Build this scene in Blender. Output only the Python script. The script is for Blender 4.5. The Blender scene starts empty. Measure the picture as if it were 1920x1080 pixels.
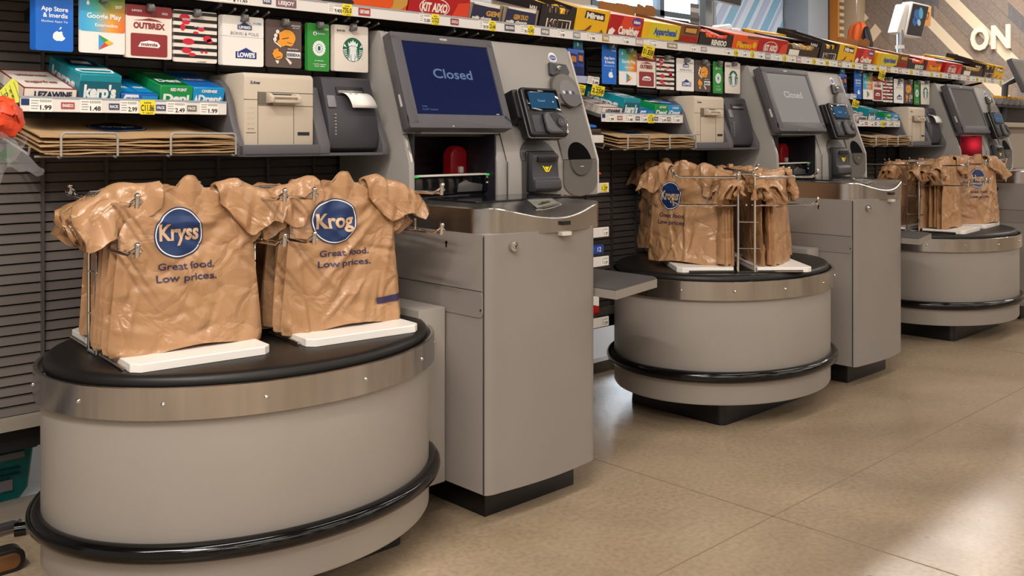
import bpy, bmesh, math, random
from mathutils import Vector, Matrix
random.seed(7)
C = bpy.context.scene.collection
sc = bpy.context.scene
PER = 2.39          # spacing of the checkout stations along the wall

# ------------------------------------------------------------------ camera
cam_d = bpy.data.cameras.new('camera'); cam = bpy.data.objects.new('camera', cam_d); C.objects.link(cam)
cam.location = (0, 0, 1.2); cam.rotation_euler = (math.radians(90), 0, -math.radians(90 - 46.195))
cam_d.sensor_width = 36; cam_d.lens = 36 * 1796.4 / 1920; cam_d.shift_y = -281.5 / 1920
cam_d.clip_start = .05; cam_d.clip_end = 200
sc.camera = cam
# ------------------------------------------------------------------ world, exposure
w = bpy.data.worlds.new('world'); sc.world = w; w.use_nodes = True
bg = w.node_tree.nodes['Background']; bg.inputs[0].default_value = (1.0, .95, .90, 1); bg.inputs[1].default_value = 0.42
vs = sc.view_settings; vs.view_transform = 'Standard'; vs.look = 'None'; vs.exposure = 0.0; vs.gamma = 1.0
vs.use_curve_mapping = False
# ------------------------------------------------------------------ large lights: the rows of ceiling strips, daylight at the windows
def area(name, loc, rot, sx, sy, power, col):
    l = bpy.data.lights.new(name, 'AREA'); l.shape = 'RECTANGLE'; l.size = sx; l.size_y = sy; l.energy = power; l.color = col
    o = bpy.data.objects.new(name, l); C.objects.link(o); o.location = loc; o.rotation_euler = rot
    return o
WARM = (1.0, .91, .82)
ROWP = (102, 58, 30, 34, 50, 52)
for iy, y in enumerate((-5.2, -2.2, 0.8)):
    for ix in range(6):
        area('ceiling_strip_light', (-2.4 + 3.2 * ix, y, 4.45), (0, 0, 0), 2.2, .16, ROWP[ix], WARM)
area('ceiling_strip_light', (-1.3, -.4, 4.3), (0, 0, math.radians(90)), 2.2, .16, 190, WARM)  # lamp added to brighten the nearest carousel from the left
for x in (7.6, 10.8, 14.0):                       # unseen rows added to brighten the far walls behind the shelf
    area('ceiling_strip_light', (x, 5.2, 4.45), (0, 0, 0), 2.2, .16, 110, (1.0, .92, .84))
for x in (-1.5, 2.5, 6.5, 10.5):                  # rows added to brighten the unseen back wall for steel reflections
    area('ceiling_strip_light', (x, -7.2, 4.3), (0, 0, 0), 2.6, .16, 85, WARM)
for x in (13.6, ):
    area('ceiling_strip_light', (x, 2.6, 4.45), (0, 0, 0), .16, 2.2, 110, (1.0, .91, .82))
area('daylight_window', (11.0, 9.4, 3.3), (math.radians(-100), 0, 0), 9, 3.5, 500, (.82, .91, 1.0))

# ------------------------------------------------------------------ materials
def lin(h):
    h = h.lstrip('#'); r = [int(h[i:i + 2], 16) / 255 for i in (0, 2, 4)]
    return tuple(c / 12.92 if c <= .04045 else ((c + .055) / 1.055) ** 2.4 for c in r) + (1,)
MC = {}
def mat(name, hexc, rough=.5, metal=0, emit=None, es=1, noise=None, bump=None, trans=0, coat=0, alpha=1, spec=None):
    """noise=(scale, amount, stretch) mottles the colour; bump=(scale, strength, distance, stretch)"""
    if name in MC: return MC[name]
    m = bpy.data.materials.new(name); m.use_nodes = True; nt = m.node_tree; p = nt.nodes['Principled BSDF']
    col = lin(hexc); p.inputs['Base Color'].default_value = col
    p.inputs['Roughness'].default_value = rough; p.inputs['Metallic'].default_value = metal
    if spec is not None: p.inputs['Specular IOR Level'].default_value = spec
    if emit: p.inputs['Emission Color'].default_value = lin(emit); p.inputs['Emission Strength'].default_value = es
    if trans: p.inputs['Transmission Weight'].default_value = trans
    if coat: p.inputs['Coat Weight'].default_value = coat; p.inputs['Coat Roughness'].default_value = .06
    if alpha < 1: p.inputs['Alpha'].default_value = alpha
    if noise or bump:
        tc = nt.nodes.new('ShaderNodeTexCoord')
    if noise:
        mp = nt.nodes.new('ShaderNodeMapping'); nt.links.new(tc.outputs['Object'], mp.inputs[0])
        mp.inputs['Scale'].default_value = noise[2] if len(noise) > 2 else (1, 1, 1)
        n = nt.nodes.new('ShaderNodeTexNoise'); n.inputs['Scale'].default_value = noise[0]; n.inputs['Detail'].default_value = 5
        nt.links.new(mp.outputs[0], n.inputs['Vector'])
        r = nt.nodes.new('ShaderNodeValToRGB'); a = noise[1]
        r.color_ramp.elements[0].position = .3; r.color_ramp.elements[1].position = .7
        r.color_ramp.elements[0].color = tuple(c * (1 - a) for c in col[:3]) + (1,)
        r.color_ramp.elements[1].color = tuple(min(1, c * (1 + a)) for c in col[:3]) + (1,)
        nt.links.new(n.outputs['Fac'], r.inputs[0]); nt.links.new(r.outputs[0], p.inputs['Base Color'])
    if bump:
        mp = nt.nodes.new('ShaderNodeMapping'); nt.links.new(tc.outputs['Object'], mp.inputs[0])
        mp.inputs['Scale'].default_value = bump[3] if len(bump) > 3 else (1, 1, 1)
        n = nt.nodes.new('ShaderNodeTexNoise'); n.inputs['Scale'].default_value = bump[0]; n.inputs['Detail'].default_value = 3
        nt.links.new(mp.outputs[0], n.inputs['Vector'])
        b = nt.nodes.new('ShaderNodeBump'); b.inputs['Strength'].default_value = bump[1]; b.inputs['Distance'].default_value = bump[2]
        nt.links.new(n.outputs['Fac'], b.inputs['Height']); nt.links.new(b.outputs[0], p.inputs['Normal'])
    MC[name] = m
    return m

PAINT = mat('grey_powder_coat', '9a938c', .48, noise=(3, .04), bump=(900, .12, .0006))
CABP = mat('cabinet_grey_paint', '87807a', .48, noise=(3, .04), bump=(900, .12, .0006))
PAINT2 = mat('light_grey_plastic', '999590', .45, bump=(700, .08, .0005))
DGREY = mat('dark_grey_plastic', '57565a', .5, bump=(600, .1, .0005))
CHAR = mat('charcoal_plastic', '3b3a3f', .45)
MONB = mat('monitor_bezel', '514f54', .5)
BLACK = mat('black_plastic', '151416', .4)
GLOSS = mat('gloss_black_rubber', '080708', .13, spec=.42)
MAT = mat('black_mat', '151312', .42, bump=(60, .08, .002), spec=.35)
TOE = mat('black_kick_plate', '08080a', .35)
STEEL = mat('brushed_steel', 'b9b6b4', .2, 1, noise=(1.0, .08, (34, 34, .6)), bump=(9, .35, .012, (1, 1, .02)))
COUNTER = mat('counter_steel', 'bdb9b6', .24, 1, bump=(220, .06, .0005, (1, 8, 8)))
CHROME = mat('chrome', 'd4d2d0', .1, 1)
WIRE = mat('light_grey_wire', 'a7a39d', .4, .3)
WHITEP = mat('white_board', 'ece8e2', .35)
BEIGE = mat('beige_plastic', 'c9bcaa', .45, bump=(800, .06, .0004))
BEIGED = mat('beige_groove', '6f665a', .6)
WHITE = mat('white_card', 'e9e6e2', .4)
PAPER = mat('white_paper', 'f2f0ec', .7)
RAILW = mat('white_price_rail', 'dedad6', .35)
TAGW = mat('price_tag_paper', 'efece6', .6)
YELLOW = mat('yellow_tag_paper', 'f2dc1e', .6)
INK = mat('black_ink', '1d1b1e', .6)
INKG = mat('grey_ink', '8a8784', .6)
NAVY = mat('navy_print', '17315f', .4)
NAVYT = mat('navy_text_print', '2e2a4c', .45)
BAGL = mat('bag_letter_tan', 'cbab8a', .4)
KRAFT = mat('kraft_paper', 'b4946c', .75, noise=(30, .06), bump=(200, .15, .0006))
KRAFTD = mat('kraft_inside', '6d5236', .8)
SLAT = mat('dark_slat_metal', '5f5854', .5, .1, noise=(2.0, .1, (1, 1, 1)))
SLATB = mat('slat_gap', '161416', .7)
BASEG = mat('gondola_base_paint', '8a8378', .5)
RED = mat('red_print', 'b3161d', .4)
GREENL = mat('green_clip', '39c05a', .4, emit='39c05a', es=.3)
GLASSK = mat('dark_glass', '0c0c10', .06)
SCOPE = mat('deck_glass', '1a1a1d', .08)

def bag_material():
    m = bpy.data.materials.new('brown_plastic_film'); m.use_nodes = True; nt = m.node_tree; p = nt.nodes['Principled BSDF']
    p.inputs['Roughness'].default_value = .29
    tc = nt.nodes.new('ShaderNodeTexCoord')
    n1 = nt.nodes.new('ShaderNodeTexNoise'); n1.inputs['Scale'].default_value = 7; n1.inputs['Detail'].default_value = 3; n1.inputs['Distortion'].default_value = 1.2
    n2 = nt.nodes.new('ShaderNodeTexVoronoi'); n2.feature = 'DISTANCE_TO_EDGE'; n2.inputs['Scale'].default_value = 11
    mx = nt.nodes.new('ShaderNodeMix'); mx.data_type = 'VECTOR'; mx.inputs[0].default_value = .12
    nt.links.new(tc.outputs['Object'], n1.inputs['Vector'])
    nt.links.new(tc.outputs['Object'], mx.inputs[4]); nt.links.new(n1.outputs['Color'], mx.inputs[5]); nt.links.new(mx.outputs[1], n2.inputs['Vector'])
    cr = nt.nodes.new('ShaderNodeValToRGB'); cr.color_ramp.elements[0].position = 0; cr.color_ramp.elements[1].position = .22
    nt.links.new(n2.outputs['Distance'], cr.inputs[0])
    ad = nt.nodes.new('ShaderNodeMath'); ad.operation = 'ADD'; nt.links.new(cr.outputs[0], ad.inputs[0]); nt.links.new(n1.outputs['Fac'], ad.inputs[1])
    b = nt.nodes.new('ShaderNodeBump'); b.inputs['Strength'].default_value = .42; b.inputs['Distance'].default_value = .008
    nt.links.new(ad.outputs[0], b.inputs['Height']); nt.links.new(b.outputs[0], p.inputs['Normal'])
    n3 = nt.nodes.new('ShaderNodeTexNoise'); n3.inputs['Scale'].default_value = 5; nt.links.new(tc.outputs['Object'], n3.inputs['Vector'])
    r = nt.nodes.new('ShaderNodeValToRGB'); r.color_ramp.elements[0].color = lin('a47c56'); r.color_ramp.elements[1].color = lin('b78e6a')
    r.color_ramp.elements[0].position = .3; r.color_ramp.elements[1].position = .7
    nt.links.new(n3.outputs['Fac'], r.inputs[0]); nt.links.new(r.outputs[0], p.inputs['Base Color'])
    return m
BAG = bag_material()

# ------------------------------------------------------------------ object helpers
def tag(o, label=None, cat=None, group=None, kind=None):
    if label: o['label'] = label
    if cat: o['category'] = cat
    if group: o['group'] = group
    if kind: o['kind'] = kind
    return o
def thing(name, label, cat, loc, group=None):
    o = bpy.data.objects.new(name, None); o.empty_display_size = .1; C.objects.link(o); o.location = loc
    return tag(o, label, cat, group)
def base_of(o):
    v = Vector(o.location)
    while o.parent: o = o.parent; v += Vector(o.location)
    return v
def copy_tree(o, dx=0, parent=None, label=None, group=None, drop=()):
    """a copy of a thing with copies of its parts and their sub-parts, moved along the wall"""
    c = o.copy(); C.objects.link(c)
    if parent is not None: c.parent = parent
    else: c.location.x += dx
    if label: c['label'] = label
    if group: c['group'] = group
    for ch in o.children:
        if ch.name.split('.')[0] in drop: continue
        copy_tree(ch, 0, c)
    return c

_TX = {}
def text_mesh(s, bold=0.0):
    k = (s, bold)
    if k not in _TX:
        cu = bpy.data.curves.new('t', 'FONT'); cu.body = s; cu.size = 1; cu.offset = bold; cu.resolution_u = 3
        ob = bpy.data.objects.new('t', cu); C.objects.link(ob)
        dg = bpy.context.evaluated_depsgraph_get()
        me = bpy.data.meshes.new_from_object(ob.evaluated_get(dg))
        vs_ = [(v.co.x, v.co.y) for v in me.vertices]; fs = [tuple(p.vertices) for p in me.polygons]
        bpy.data.objects.remove(ob); bpy.data.curves.remove(cu); bpy.data.meshes.remove(me)
        xs = [v[0] for v in vs_] or [0, 1]; x0, x1 = min(xs), max(xs)
        vs_ = [(v[0] - (x0 + x1) / 2, v[1]) for v in vs_]
        _TX[k] = (vs_, fs, x1 - x0)
    return _TX[k]

class MB:
    """collects shapes given in world coordinates and links them as ONE mesh object"""
    def __init__(s): s.v = []; s.f = []; s.m = []; s.sm = []
    def add(s, vs_, fs, m=0, smooth=False):
        n = len(s.v); s.v += [tuple(v) for v in vs_]; s.f += [tuple(i + n for i in f) for f in fs]
        s.m += [m] * len(fs); s.sm += [smooth] * len(fs); return s
    def bm(s, b, m=0, smooth=True, M=None):
        b.verts.index_update()
        s.add([(M @ v.co if M else v.co) for v in b.verts], [[v.index for v in f.verts] for f in b.faces], m, smooth); b.free(); return s
    def box(s, x0, x1, y0, y1, z0, z1, m=0, bev=0, seg=2, M=None):
        b = bmesh.new(); bmesh.ops.create_cube(b, size=1)
        for v in b.verts: v.co = Vector(((x0 + x1) / 2 + v.co.x * (x1 - x0), (y0 + y1) / 2 + v.co.y * (y1 - y0), (z0 + z1) / 2 + v.co.z * (z1 - z0)))
        if bev: bmesh.ops.bevel(b, geom=list(b.edges), offset=bev, segments=seg, affect='EDGES', profile=.5)
        return s.bm(b, m, bool(bev), M)
    def prism(s, poly, o, ex, ey, ez, m=0, bev=0, seg=2, smooth=False):
        """polygon (2D, in ex/ey at o) extruded along vector ez"""
        o, ex, ey, ez = Vector(o), Vector(ex), Vector(ey), Vector(ez); b = bmesh.new()
        vs_ = [b.verts.new(o + ex * p[0] + ey * p[1]) for p in poly]; f = b.faces.new(vs_)
        r = bmesh.ops.extrude_face_region(b, geom=[f])
        for g in r['geom']:
            if isinstance(g, bmesh.types.BMVert): g.co += ez
        bmesh.ops.recalc_face_normals(b, faces=b.faces)
        if bev:
            ed = [e for e in b.edges if len(e.link_faces) == 2 and e.calc_face_angle(0) > .5]
            bmesh.ops.bevel(b, geom=ed, offset=bev, segments=seg, affect='EDGES', profile=.5)
        return s.bm(b, m, bool(bev) or smooth)
    def tube(s, pts, r, m=0, closed=False, n=8):
        pts = [Vector(p) for p in pts]; N = len(pts); vs_ = []; prev = None
        for i, p in enumerate(pts):
            a = pts[(i - 1) % N] if (closed or i > 0) else p; c = pts[(i + 1) % N] if (closed or i < N - 1) else p
            t = (c - a).normalized()
            if prev is None:
                u = t.orthogonal().normalized()
            else:
                u = prev - t * prev.dot(t)
                u = u.normalized() if u.length > 1e-6 else t.orthogonal().normalized()
            prev = u; w_ = t.cross(u)
            rr = r[i] if isinstance(r, (list, tuple)) else r
            vs_ += [p + (u * math.cos(2 * math.pi * k / n) + w_ * math.sin(2 * math.pi * k / n)) * rr for k in range(n)]
        fs = []
        for i in range(N if closed else N - 1):
            j = (i + 1) % N
            fs += [(i * n + k, i * n + (k + 1) % n, j * n + (k + 1) % n, j * n + k) for k in range(n)]
        if not closed: fs += [tuple(range(n))[::-1], tuple(range((N - 1) * n, N * n))]
        return s.add(vs_, fs, m, True)
    def loops(s, ls, m=0, smooth=True, cap0=True, cap1=True, closed=True):
        n = len(ls[0]); vs_ = [p for l in ls for p in l]; fs = []
        for i in range(len(ls) - 1):
            for k in range(n if closed else n - 1):
                fs.append((i * n + k, i * n + (k + 1) % n, (i + 1) * n + (k + 1) % n, (i + 1) * n + k))
        if cap0: fs.append(tuple(range(n))[::-1])
        if cap1: fs.append(tuple(range((len(ls) - 1) * n, len(ls) * n)))
        return s.add(vs_, fs, m, smooth)
    def sphere(s, c, r, m=0, sub=2, sc_=(1, 1, 1)):
        b = bmesh.new(); bmesh.ops.create_icosphere(b, subdivisions=sub, radius=r)
        for v in b.verts: v.co = Vector((c[0] + v.co.x * sc_[0], c[1] + v.co.y * sc_[1], c[2] + v.co.z * sc_[2]))
        return s.bm(b, m, True)
    def poly(s, pts, o, ex, ey, m=0):
        o, ex, ey = Vector(o), Vector(ex), Vector(ey)
        return s.add([o + ex * p[0] + ey * p[1] for p in pts], [tuple(range(len(pts)))], m)
    def text(s, t, o, ex, ey, h, m=0, width=None, bold=.012, align='C'):
        vs_, fs, W = text_mesh(t, bold); k = h / .7; kx = k
        if width and W: kx = width / W
        dx = 0 if align == 'C' else (W * kx / 2 if align == 'L' else -W * kx / 2)
        o, ex, ey = Vector(o), Vector(ex), Vector(ey)
        return s.add([o + ex * (v[0] * kx + dx) + ey * (v[1] * k - h / 2) for v in vs_], fs, m)
    def build(s, name, mats, parent=None, recalc=True, angle=40, solid=None):
        if not isinstance(mats, (list, tuple)): mats = [mats]
        off = base_of(parent) if parent is not None else Vector((0, 0, 0))
        if parent is None and s.v:
            xs = [v[0] for v in s.v]; ys = [v[1] for v in s.v]; zs = [v[2] for v in s.v]
            off = Vector(((min(xs) + max(xs)) / 2, (min(ys) + max(ys)) / 2, min(zs)))
        me = bpy.data.meshes.new(name); me.from_pydata([Vector(v) - off for v in s.v], [], s.f)
        for m in mats: me.materials.append(m)
        me.polygons.foreach_set('material_index', s.m); me.polygons.foreach_set('use_smooth', s.sm)
        if recalc:
            b = bmesh.new(); b.from_mesh(me); cl = [f for f in b.faces if all(len(e.link_faces) == 2 for e in f.edges)]
            if cl: bmesh.ops.recalc_face_normals(b, faces=cl)
            b.to_mesh(me); b.free()
        me.update()
        if any(s.sm): me.set_sharp_from_angle(angle=math.radians(angle))
        o = bpy.data.objects.new(name, me); C.objects.link(o)
        if parent is not None: o.parent = parent
        else: o.location = off
        if solid:
            md = o.modifiers.new('thickness', 'SOLIDIFY'); md.thickness = solid; md.offset = 0
        return o

def arc(cx, cy, r, a0, a1, n, ry=None):
    ry = r if ry is None else ry
    return [(cx + r * math.cos(math.radians(a0 + (a1 - a0) * i / n)), cy + ry * math.sin(math.radians(a0 + (a1 - a0) * i / n))) for i in range(n + 1)]
def circ(cx, cy, r, n=32, ry=None): return arc(cx, cy, r, 0, 360, n, ry)[:-1]
def rrect(x0, x1, y0, y1, r, n=4):
    return arc(x1 - r, y1 - r, r, 0, 90, n) + arc(x0 + r, y1 - r, r, 90, 180, n) + arc(x0 + r, y0 + r, r, 180, 270, n) + arc(x1 - r, y0 + r, r, 270, 360, n)
XV, YV, ZV = Vector((1, 0, 0)), Vector((0, 1, 0)), Vector((0, 0, 1))
PLACE = ['nearest', 'middle', 'farthest']
# ================================================================== the setting
def floor_material():
    m = bpy.data.materials.new('polished_concrete'); m.use_nodes = True; nt = m.node_tree; p = nt.nodes['Principled BSDF']
    tc = nt.nodes.new('ShaderNodeTexCoord')
    def noise(scale, det, dist=0):
        n = nt.nodes.new('ShaderNodeTexNoise'); n.inputs['Scale'].default_value = scale; n.inputs['Detail'].default_value = det
        n.inputs['Distortion'].default_value = dist; nt.links.new(tc.outputs['Object'], n.inputs['Vector']); return n
    n1 = noise(1.1, 6, .6); n2 = noise(55, 6)
    r1 = nt.nodes.new('ShaderNodeValToRGB'); r1.color_ramp.elements[0].position = .3; r1.color_ramp.elements[1].position = .72
    r1.color_ramp.elements[0].color = lin('86745f'); r1.color_ramp.elements[1].color = lin('b39f85')
    nt.links.new(n1.outputs['Fac'], r1.inputs[0])
    r2 = nt.nodes.new('ShaderNodeValToRGB'); r2.color_ramp.elements[0].position = .32; r2.color_ramp.elements[1].position = .6
    r2.color_ramp.elements[0].color = (.72, .72, .72, 1); r2.color_ramp.elements[1].color = (1, 1, 1, 1)
    nt.links.new(n2.outputs['Fac'], r2.inputs[0])
    mx = nt.nodes.new('ShaderNodeMix'); mx.data_type = 'RGBA'; mx.blend_type = 'MULTIPLY'; mx.inputs[0].default_value = .75
    nt.links.new(r1.outputs[0], mx.inputs[6]); nt.links.new(r2.outputs[0], mx.inputs[7])
    nt.links.new(mx.outputs[2], p.inputs['Base Color'])
    n3 = noise(3, 4); r3 = nt.nodes.new('ShaderNodeMapRange'); r3.inputs[3].default_value = .2; r3.inputs[4].default_value = .36
    nt.links.new(n3.outputs['Fac'], r3.inputs[0]); nt.links.new(r3.outputs[0], p.inputs['Roughness'])
    return m
fl = MB()
fl.add([(-6, -9, 0), (20, -9, 0), (20, 12, 0), (-6, 12, 0)], [(0, 1, 2, 3)], 0)
JOINT = mat('floor_joint', '8a7862', .45)
tag(fl.build('floor', [floor_material()]), kind='structure')
jt = MB()
for x in (-.35, 2.70, 5.75, 8.8): jt.box(x - .0018, x + .0018, -8.9, 3.0, 0.0002, .0012, 0)
for y in (1.62, -1.43): jt.box(-5, 19, y - .0018, y + .0018, 0.0002, .0012, 0)
tag(jt.build('trim_1', JOINT), kind='structure')
# ceiling, back of the shop (only seen in reflections)
ce = MB(); ce.box(-6, 20, -9, 9.0, 5.0, 5.1, 0)
tag(ce.build('ceiling', mat('ceiling_paint', '4a4643', .8)), kind='structure')
bw = MB(); bw.box(-6, 20, -9.1, -9, 0, 5, 0)
for i in range(13):
    x = -5 + 2 * i; bw.box(x, x + .5, -9, -8.6, 0, 5, 1); bw.box(x + .6, x + 1.0 + .3 * (i % 3), -9, -8.5, 0, 3.6, 2); bw.box(x + 1.1 + .3 * (i % 3), x + 1.9, -9, -8.5, 0, 2.6, 1)  # made-up dark and pale columns, put in to streak the steel's reflections
tag(bw.build('wall_front', [mat('shop_wall', 'a89a8a', .7), mat('streak_column_dark', '3a3633', .6), mat('streak_column_pale', 'f0e6d6', .7)]), kind='structure')

# far wall with the plank mural (faces the checkouts), X = const
XF = 16.0
PL = [mat('plank_a', '7d7672', .6, noise=(3, .15, (1, 8, 8))), mat('plank_b', '6c6a6c', .6, noise=(3, .15, (1, 8, 8))),
      mat('plank_c', '8a7d74', .6, noise=(3, .15, (1, 8, 8))), mat('plank_d', '968475', .6, noise=(3, .15, (1, 8, 8)))]
CREAM = mat('cream_plank', 'ead9bd', .6)
wm = MB(); wm.box(XF, XF + .2, -9, 8.6, 0, 5, 0)
# diagonal planks fixed on the wall, sloping down to the right as seen from the shop
SL = 1.12
def strip(mb, c0, width, m, ya, yb, off=.02):
    hw = width / 2 * math.sqrt(1 + SL * SL)
    pts = [(ya, c0 + SL * ya - hw), (yb, c0 + SL * yb - hw), (yb, c0 + SL * yb + hw), (ya, c0 + SL * ya + hw)]
    mb.prism(pts, (XF, 0, 0), (0, 1, 0), (0, 0, 1), (-off, 0, 0), m)
rng = random.Random(5)
PW = .16; STEP = PW * math.sqrt(1 + SL * SL)
for i in range(-46, 66):
    c0 = i * STEP - 3.62
    ya = max(-8.8, (.3 - c0) / SL); ye = min(8.5, (4.7 - c0) / SL)
    if ye - ya < .2: continue
    cream = i in (0, 9, -12)
    y = ya
    while y < ye:
        yb = min(ye, y + rng.uniform(.9, 2.2))
        if cream or (i == -3 and y < 6.6): yb = ye if cream else min(yb, 6.7)
        strip(wm, c0, PW * .985, 5 if (cream or i == -3 and yb <= 6.72) else 1 + rng.randrange(4), y, yb, .012 + .006 * rng.random())
        y = yb
for q in (((7.831, 3.421), (7.705, 3.279), (7.909, 3.12), (8.037, 3.224)), ((7.59, 3.167), (7.476, 3.029), (7.80, 2.66), (7.93, 2.78))):
    wm.prism(q, (XF - .03, 0, 0), (0, 1, 0), (0, 0, 1), (-.02, 0, 0), 5)
tag(wm.build('wall_right', [mat('shop_wall', 'a89a8a', .7)] + PL + [CREAM]), kind='structure')
# cut-out letters on that wall
SIGN = mat('sign_letter_cream', 'f6ead8', .5)
sg = MB()
sg.text('O', (XF - .06, 5.852, 2.785), (0, -1, 0), ZV, .345, 0, width=.285, bold=.04)
ob = sg.build('letter_O', SIGN, solid=.05, recalc=False); tag(ob, 'cream cut-out letter O on the plank wall', 'letter', 'wall letters')
ob.name = 'wall_letter'
sg = MB(); sg.text('N', (XF - .06, 5.535, 2.79), (0, -1, 0), ZV, .345, 0, width=.285, bold=.04)
tag(sg.build('wall_letter', SIGN, solid=.05, recalc=False), 'cream cut-out letter N on the plank wall, at the right edge of the photo', 'letter', 'wall letters')

# shop front with windows and the mural, blue daylight put into its colours, Y = const
YF = 8.4
FRAME = mat('window_frame_metal', '56616b', .4, .5); BLUES = [mat('mural_daylight_blue', '7fb0d2', .6), mat('mural_daylight_lilac', 'a9b9d8', .6), mat('mural_daylight_pale', 'c6d6e8', .6)]
wf = MB()
# pieces of wall round the openings: opening A x 6.2..8.6, opening B x 9.5..12.15, z 1.4..4.6
wf.box(-6, 6.2, YF, YF + .2, 0, 5, 0); wf.box(8.6, 9.5, YF, YF + .2, 0, 5, 0); wf.box(12.15, XF, YF, YF + .2, 0, 5, 0)
for x0, x1 in ((6.2, 8.6), (9.5, 12.15)):
    wf.box(x0, x1, YF, YF + .2, 0, 1.4, 0); wf.box(x0, x1, YF, YF + .2, 4.6, 5, 0)
tag(wf.build('wall_back', mat('shop_front_wall', 'b3aaa0', .7)), kind='structure')
GLASSW = mat('window_glass', 'ffffff', .02, trans=1)
for n, (x0, x1, ms) in enumerate(((6.2, 8.6, (7.2, 7.4)), (9.5, 12.15, (11.01,)))):
    m = MB()
    m.box(x0, x0 + .09, YF - .02, YF + .12, 1.4, 4.6, 0); m.box(x1 - .09, x1, YF - .02, YF + .12, 1.4, 4.6, 0)
    m.box(x0, x1, YF - .02, YF + .12, 1.4, 1.48, 0); m.box(x0, x1, YF - .02, YF + .12, 4.52, 4.6, 0)
    for xm in ms: m.box(xm - .05, xm + .05, YF - .02, YF + .12, 1.48, 4.52, 0)
    for zm in ((2.94, 3.02), ): m.box(x0 + .09, x1 - .09, YF - .02, YF + .1, zm[0], zm[1], 0)
    wo = m.build('window_%d' % (n + 1), FRAME); tag(wo, kind='structure')
    g = MB(); g.box(x0 + .05, x1 - .05, YF + .04, YF + .05, 1.45, 4.55, 0); go = g.build('glass', GLASSW, wo); go.location = (0, 0, 0)
    go.parent = wo
# bright street outside
ou = MB(); ou.add([(2, 13, -.5), (20, 13, -.5), (20, 13, 7), (2, 13, 7)], [(0, 1, 2, 3)], 0)
tag(ou.build('trim_2', mat('bright_overcast_sky', 'ffffff', 1, emit='eaf4ff', es=1.5)), kind='structure')
mu = MB(); mu.box(12.3, 14.22, YF - .05, YF - .01, 1.4, 4.8, 2)
for i in range(-20, 20):
    # diagonal bands rising to the right
    b0 = 12.3 + i * .26; wd = (.2, .08, .13, .17)[i % 4]
    q = []
    for (bx) in (b0, b0 + wd):
        q.append(bx)
    pts = [(q[0], 1.4), (q[1], 1.4), (q[1] + 3.4 / 1.25, 4.8), (q[0] + 3.4 / 1.25, 4.8)]
    # clip the band to the panel in x
    def clip(ps, xc, keep_less):
        out = []
        for a, b in zip(ps, ps[1:] + ps[:1]):
            ia, ib = (a[0] <= xc) == keep_less or a[0] == xc, (b[0] <= xc) == keep_less or b[0] == xc
            if ia: out.append(a)
            if ia != ib:
                t = (xc - a[0]) / (b[0] - a[0]); out.append((xc, a[1] + t * (b[1] - a[1])))
        return out
    pts = clip(pts, 12.3, False)
    if len(pts) > 2: pts = clip(pts, 14.22, True)
    if len(pts) > 2: mu.prism(pts, (0, YF - .05, 0), XV, ZV, (0, -.008, 0), i % 2)
tag(mu.build('trim_3', BLUES), kind='structure')
co = MB(); co.box(14.25, 14.9, YF - .5, YF, 0, 5, 0, .01); tag(co.build('trim_4', mat('column_grey', '97a0ab', .5)), kind='structure')
co = MB(); co.box(15.72, XF - .02, YF - .62, YF, 0, 5, 0, .01); tag(co.build('trim_5', mat('column_beige', 'bfa98f', .6)), kind='structure')
co = MB(); co.box(14.95, 15.12, YF - .3, YF, 0, 5, 0, .005); tag(co.build('trim_6', mat('column_taupe', '8a7c72', .6)), kind='structure')
# tall orange side panel with small pale blocks between the two columns
dr = thing('orange_display_rack', 'narrow orange display panel with a column of pale blocks between two wall columns', 'display rack', (15.4, YF - .4, 0))
m = MB(); m.box(15.33, 15.38, YF - .45, YF - .05, 0, 4.6, 0); m.box(15.12, 15.33, YF - .3, YF - .05, 0, 4.6, 1); m.build('panel', [mat('orange_panel', 'd08a3e', .5), mat('dark_recess', '4a3d36', .7)], dr)
m = MB()
for k in range(38): m.box(15.4, 15.54, YF - .46, YF - .3, .1 + k * .118, .16 + k * .118, 0, .008, 1)
m.box(15.385, 15.56, YF - .3, YF - .06, 0, 4.6, 1); m.build('blocks', [mat('pale_blocks', 'd9c3a3', .6), mat('dark_recess', '4a3d36', .7)], dr)

# ------------------------------------------------------------------ gondola: louvred back wall of the checkouts
gw = MB(); prof = []
z = .37; k = 0
while z < 1.64:
    prof += [(3.112, z + .001), (3.089, z + .0025), (3.096, z + .0275), (3.112, z + .0285)]; z += .0302
X0, X1 = -2.4, 8.1
vs_ = [(X0, y, zz) for y, zz in prof] + [(X1, y, zz) for y, zz in prof]; n = len(prof)
gw.add(vs_, [(i, i + n, i + n + 1, i + 1) for i in range(n - 1)], 0)
gw.box(X0, X1, 3.125, 3.16, .30, 1.72, 1)
x = .985
xs = [x + .19 * i for i in range(-17, 38)]
for x in xs: gw.box(x - .004, x + .004, 3.08, 3.112, .37, 1.64, 2)
gw.box(X0, X1, 3.06, 3.13, .335, .37, 3); gw.box(X0, X1, 3.12, 3.15, .26, .335, 1)
tag(gw.build('wall_gondola', [SLAT, SLATB, mat('slat_stile', '4a4542', .5), BASEG], recalc=False), kind='structure')
bs = MB(); bs.box(X0, X1, 3.24, 3.3, 0, .05, 0); bs.box(X0, X1, 3.3, 3.9, .012, .03, 1)  # white sheet stands in for daylight glare on the floor behind
tag(bs.build('baseboard_back', [BASEG, mat('floor_glare_white', 'd9dde2', .5)]), kind='structure')
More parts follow.
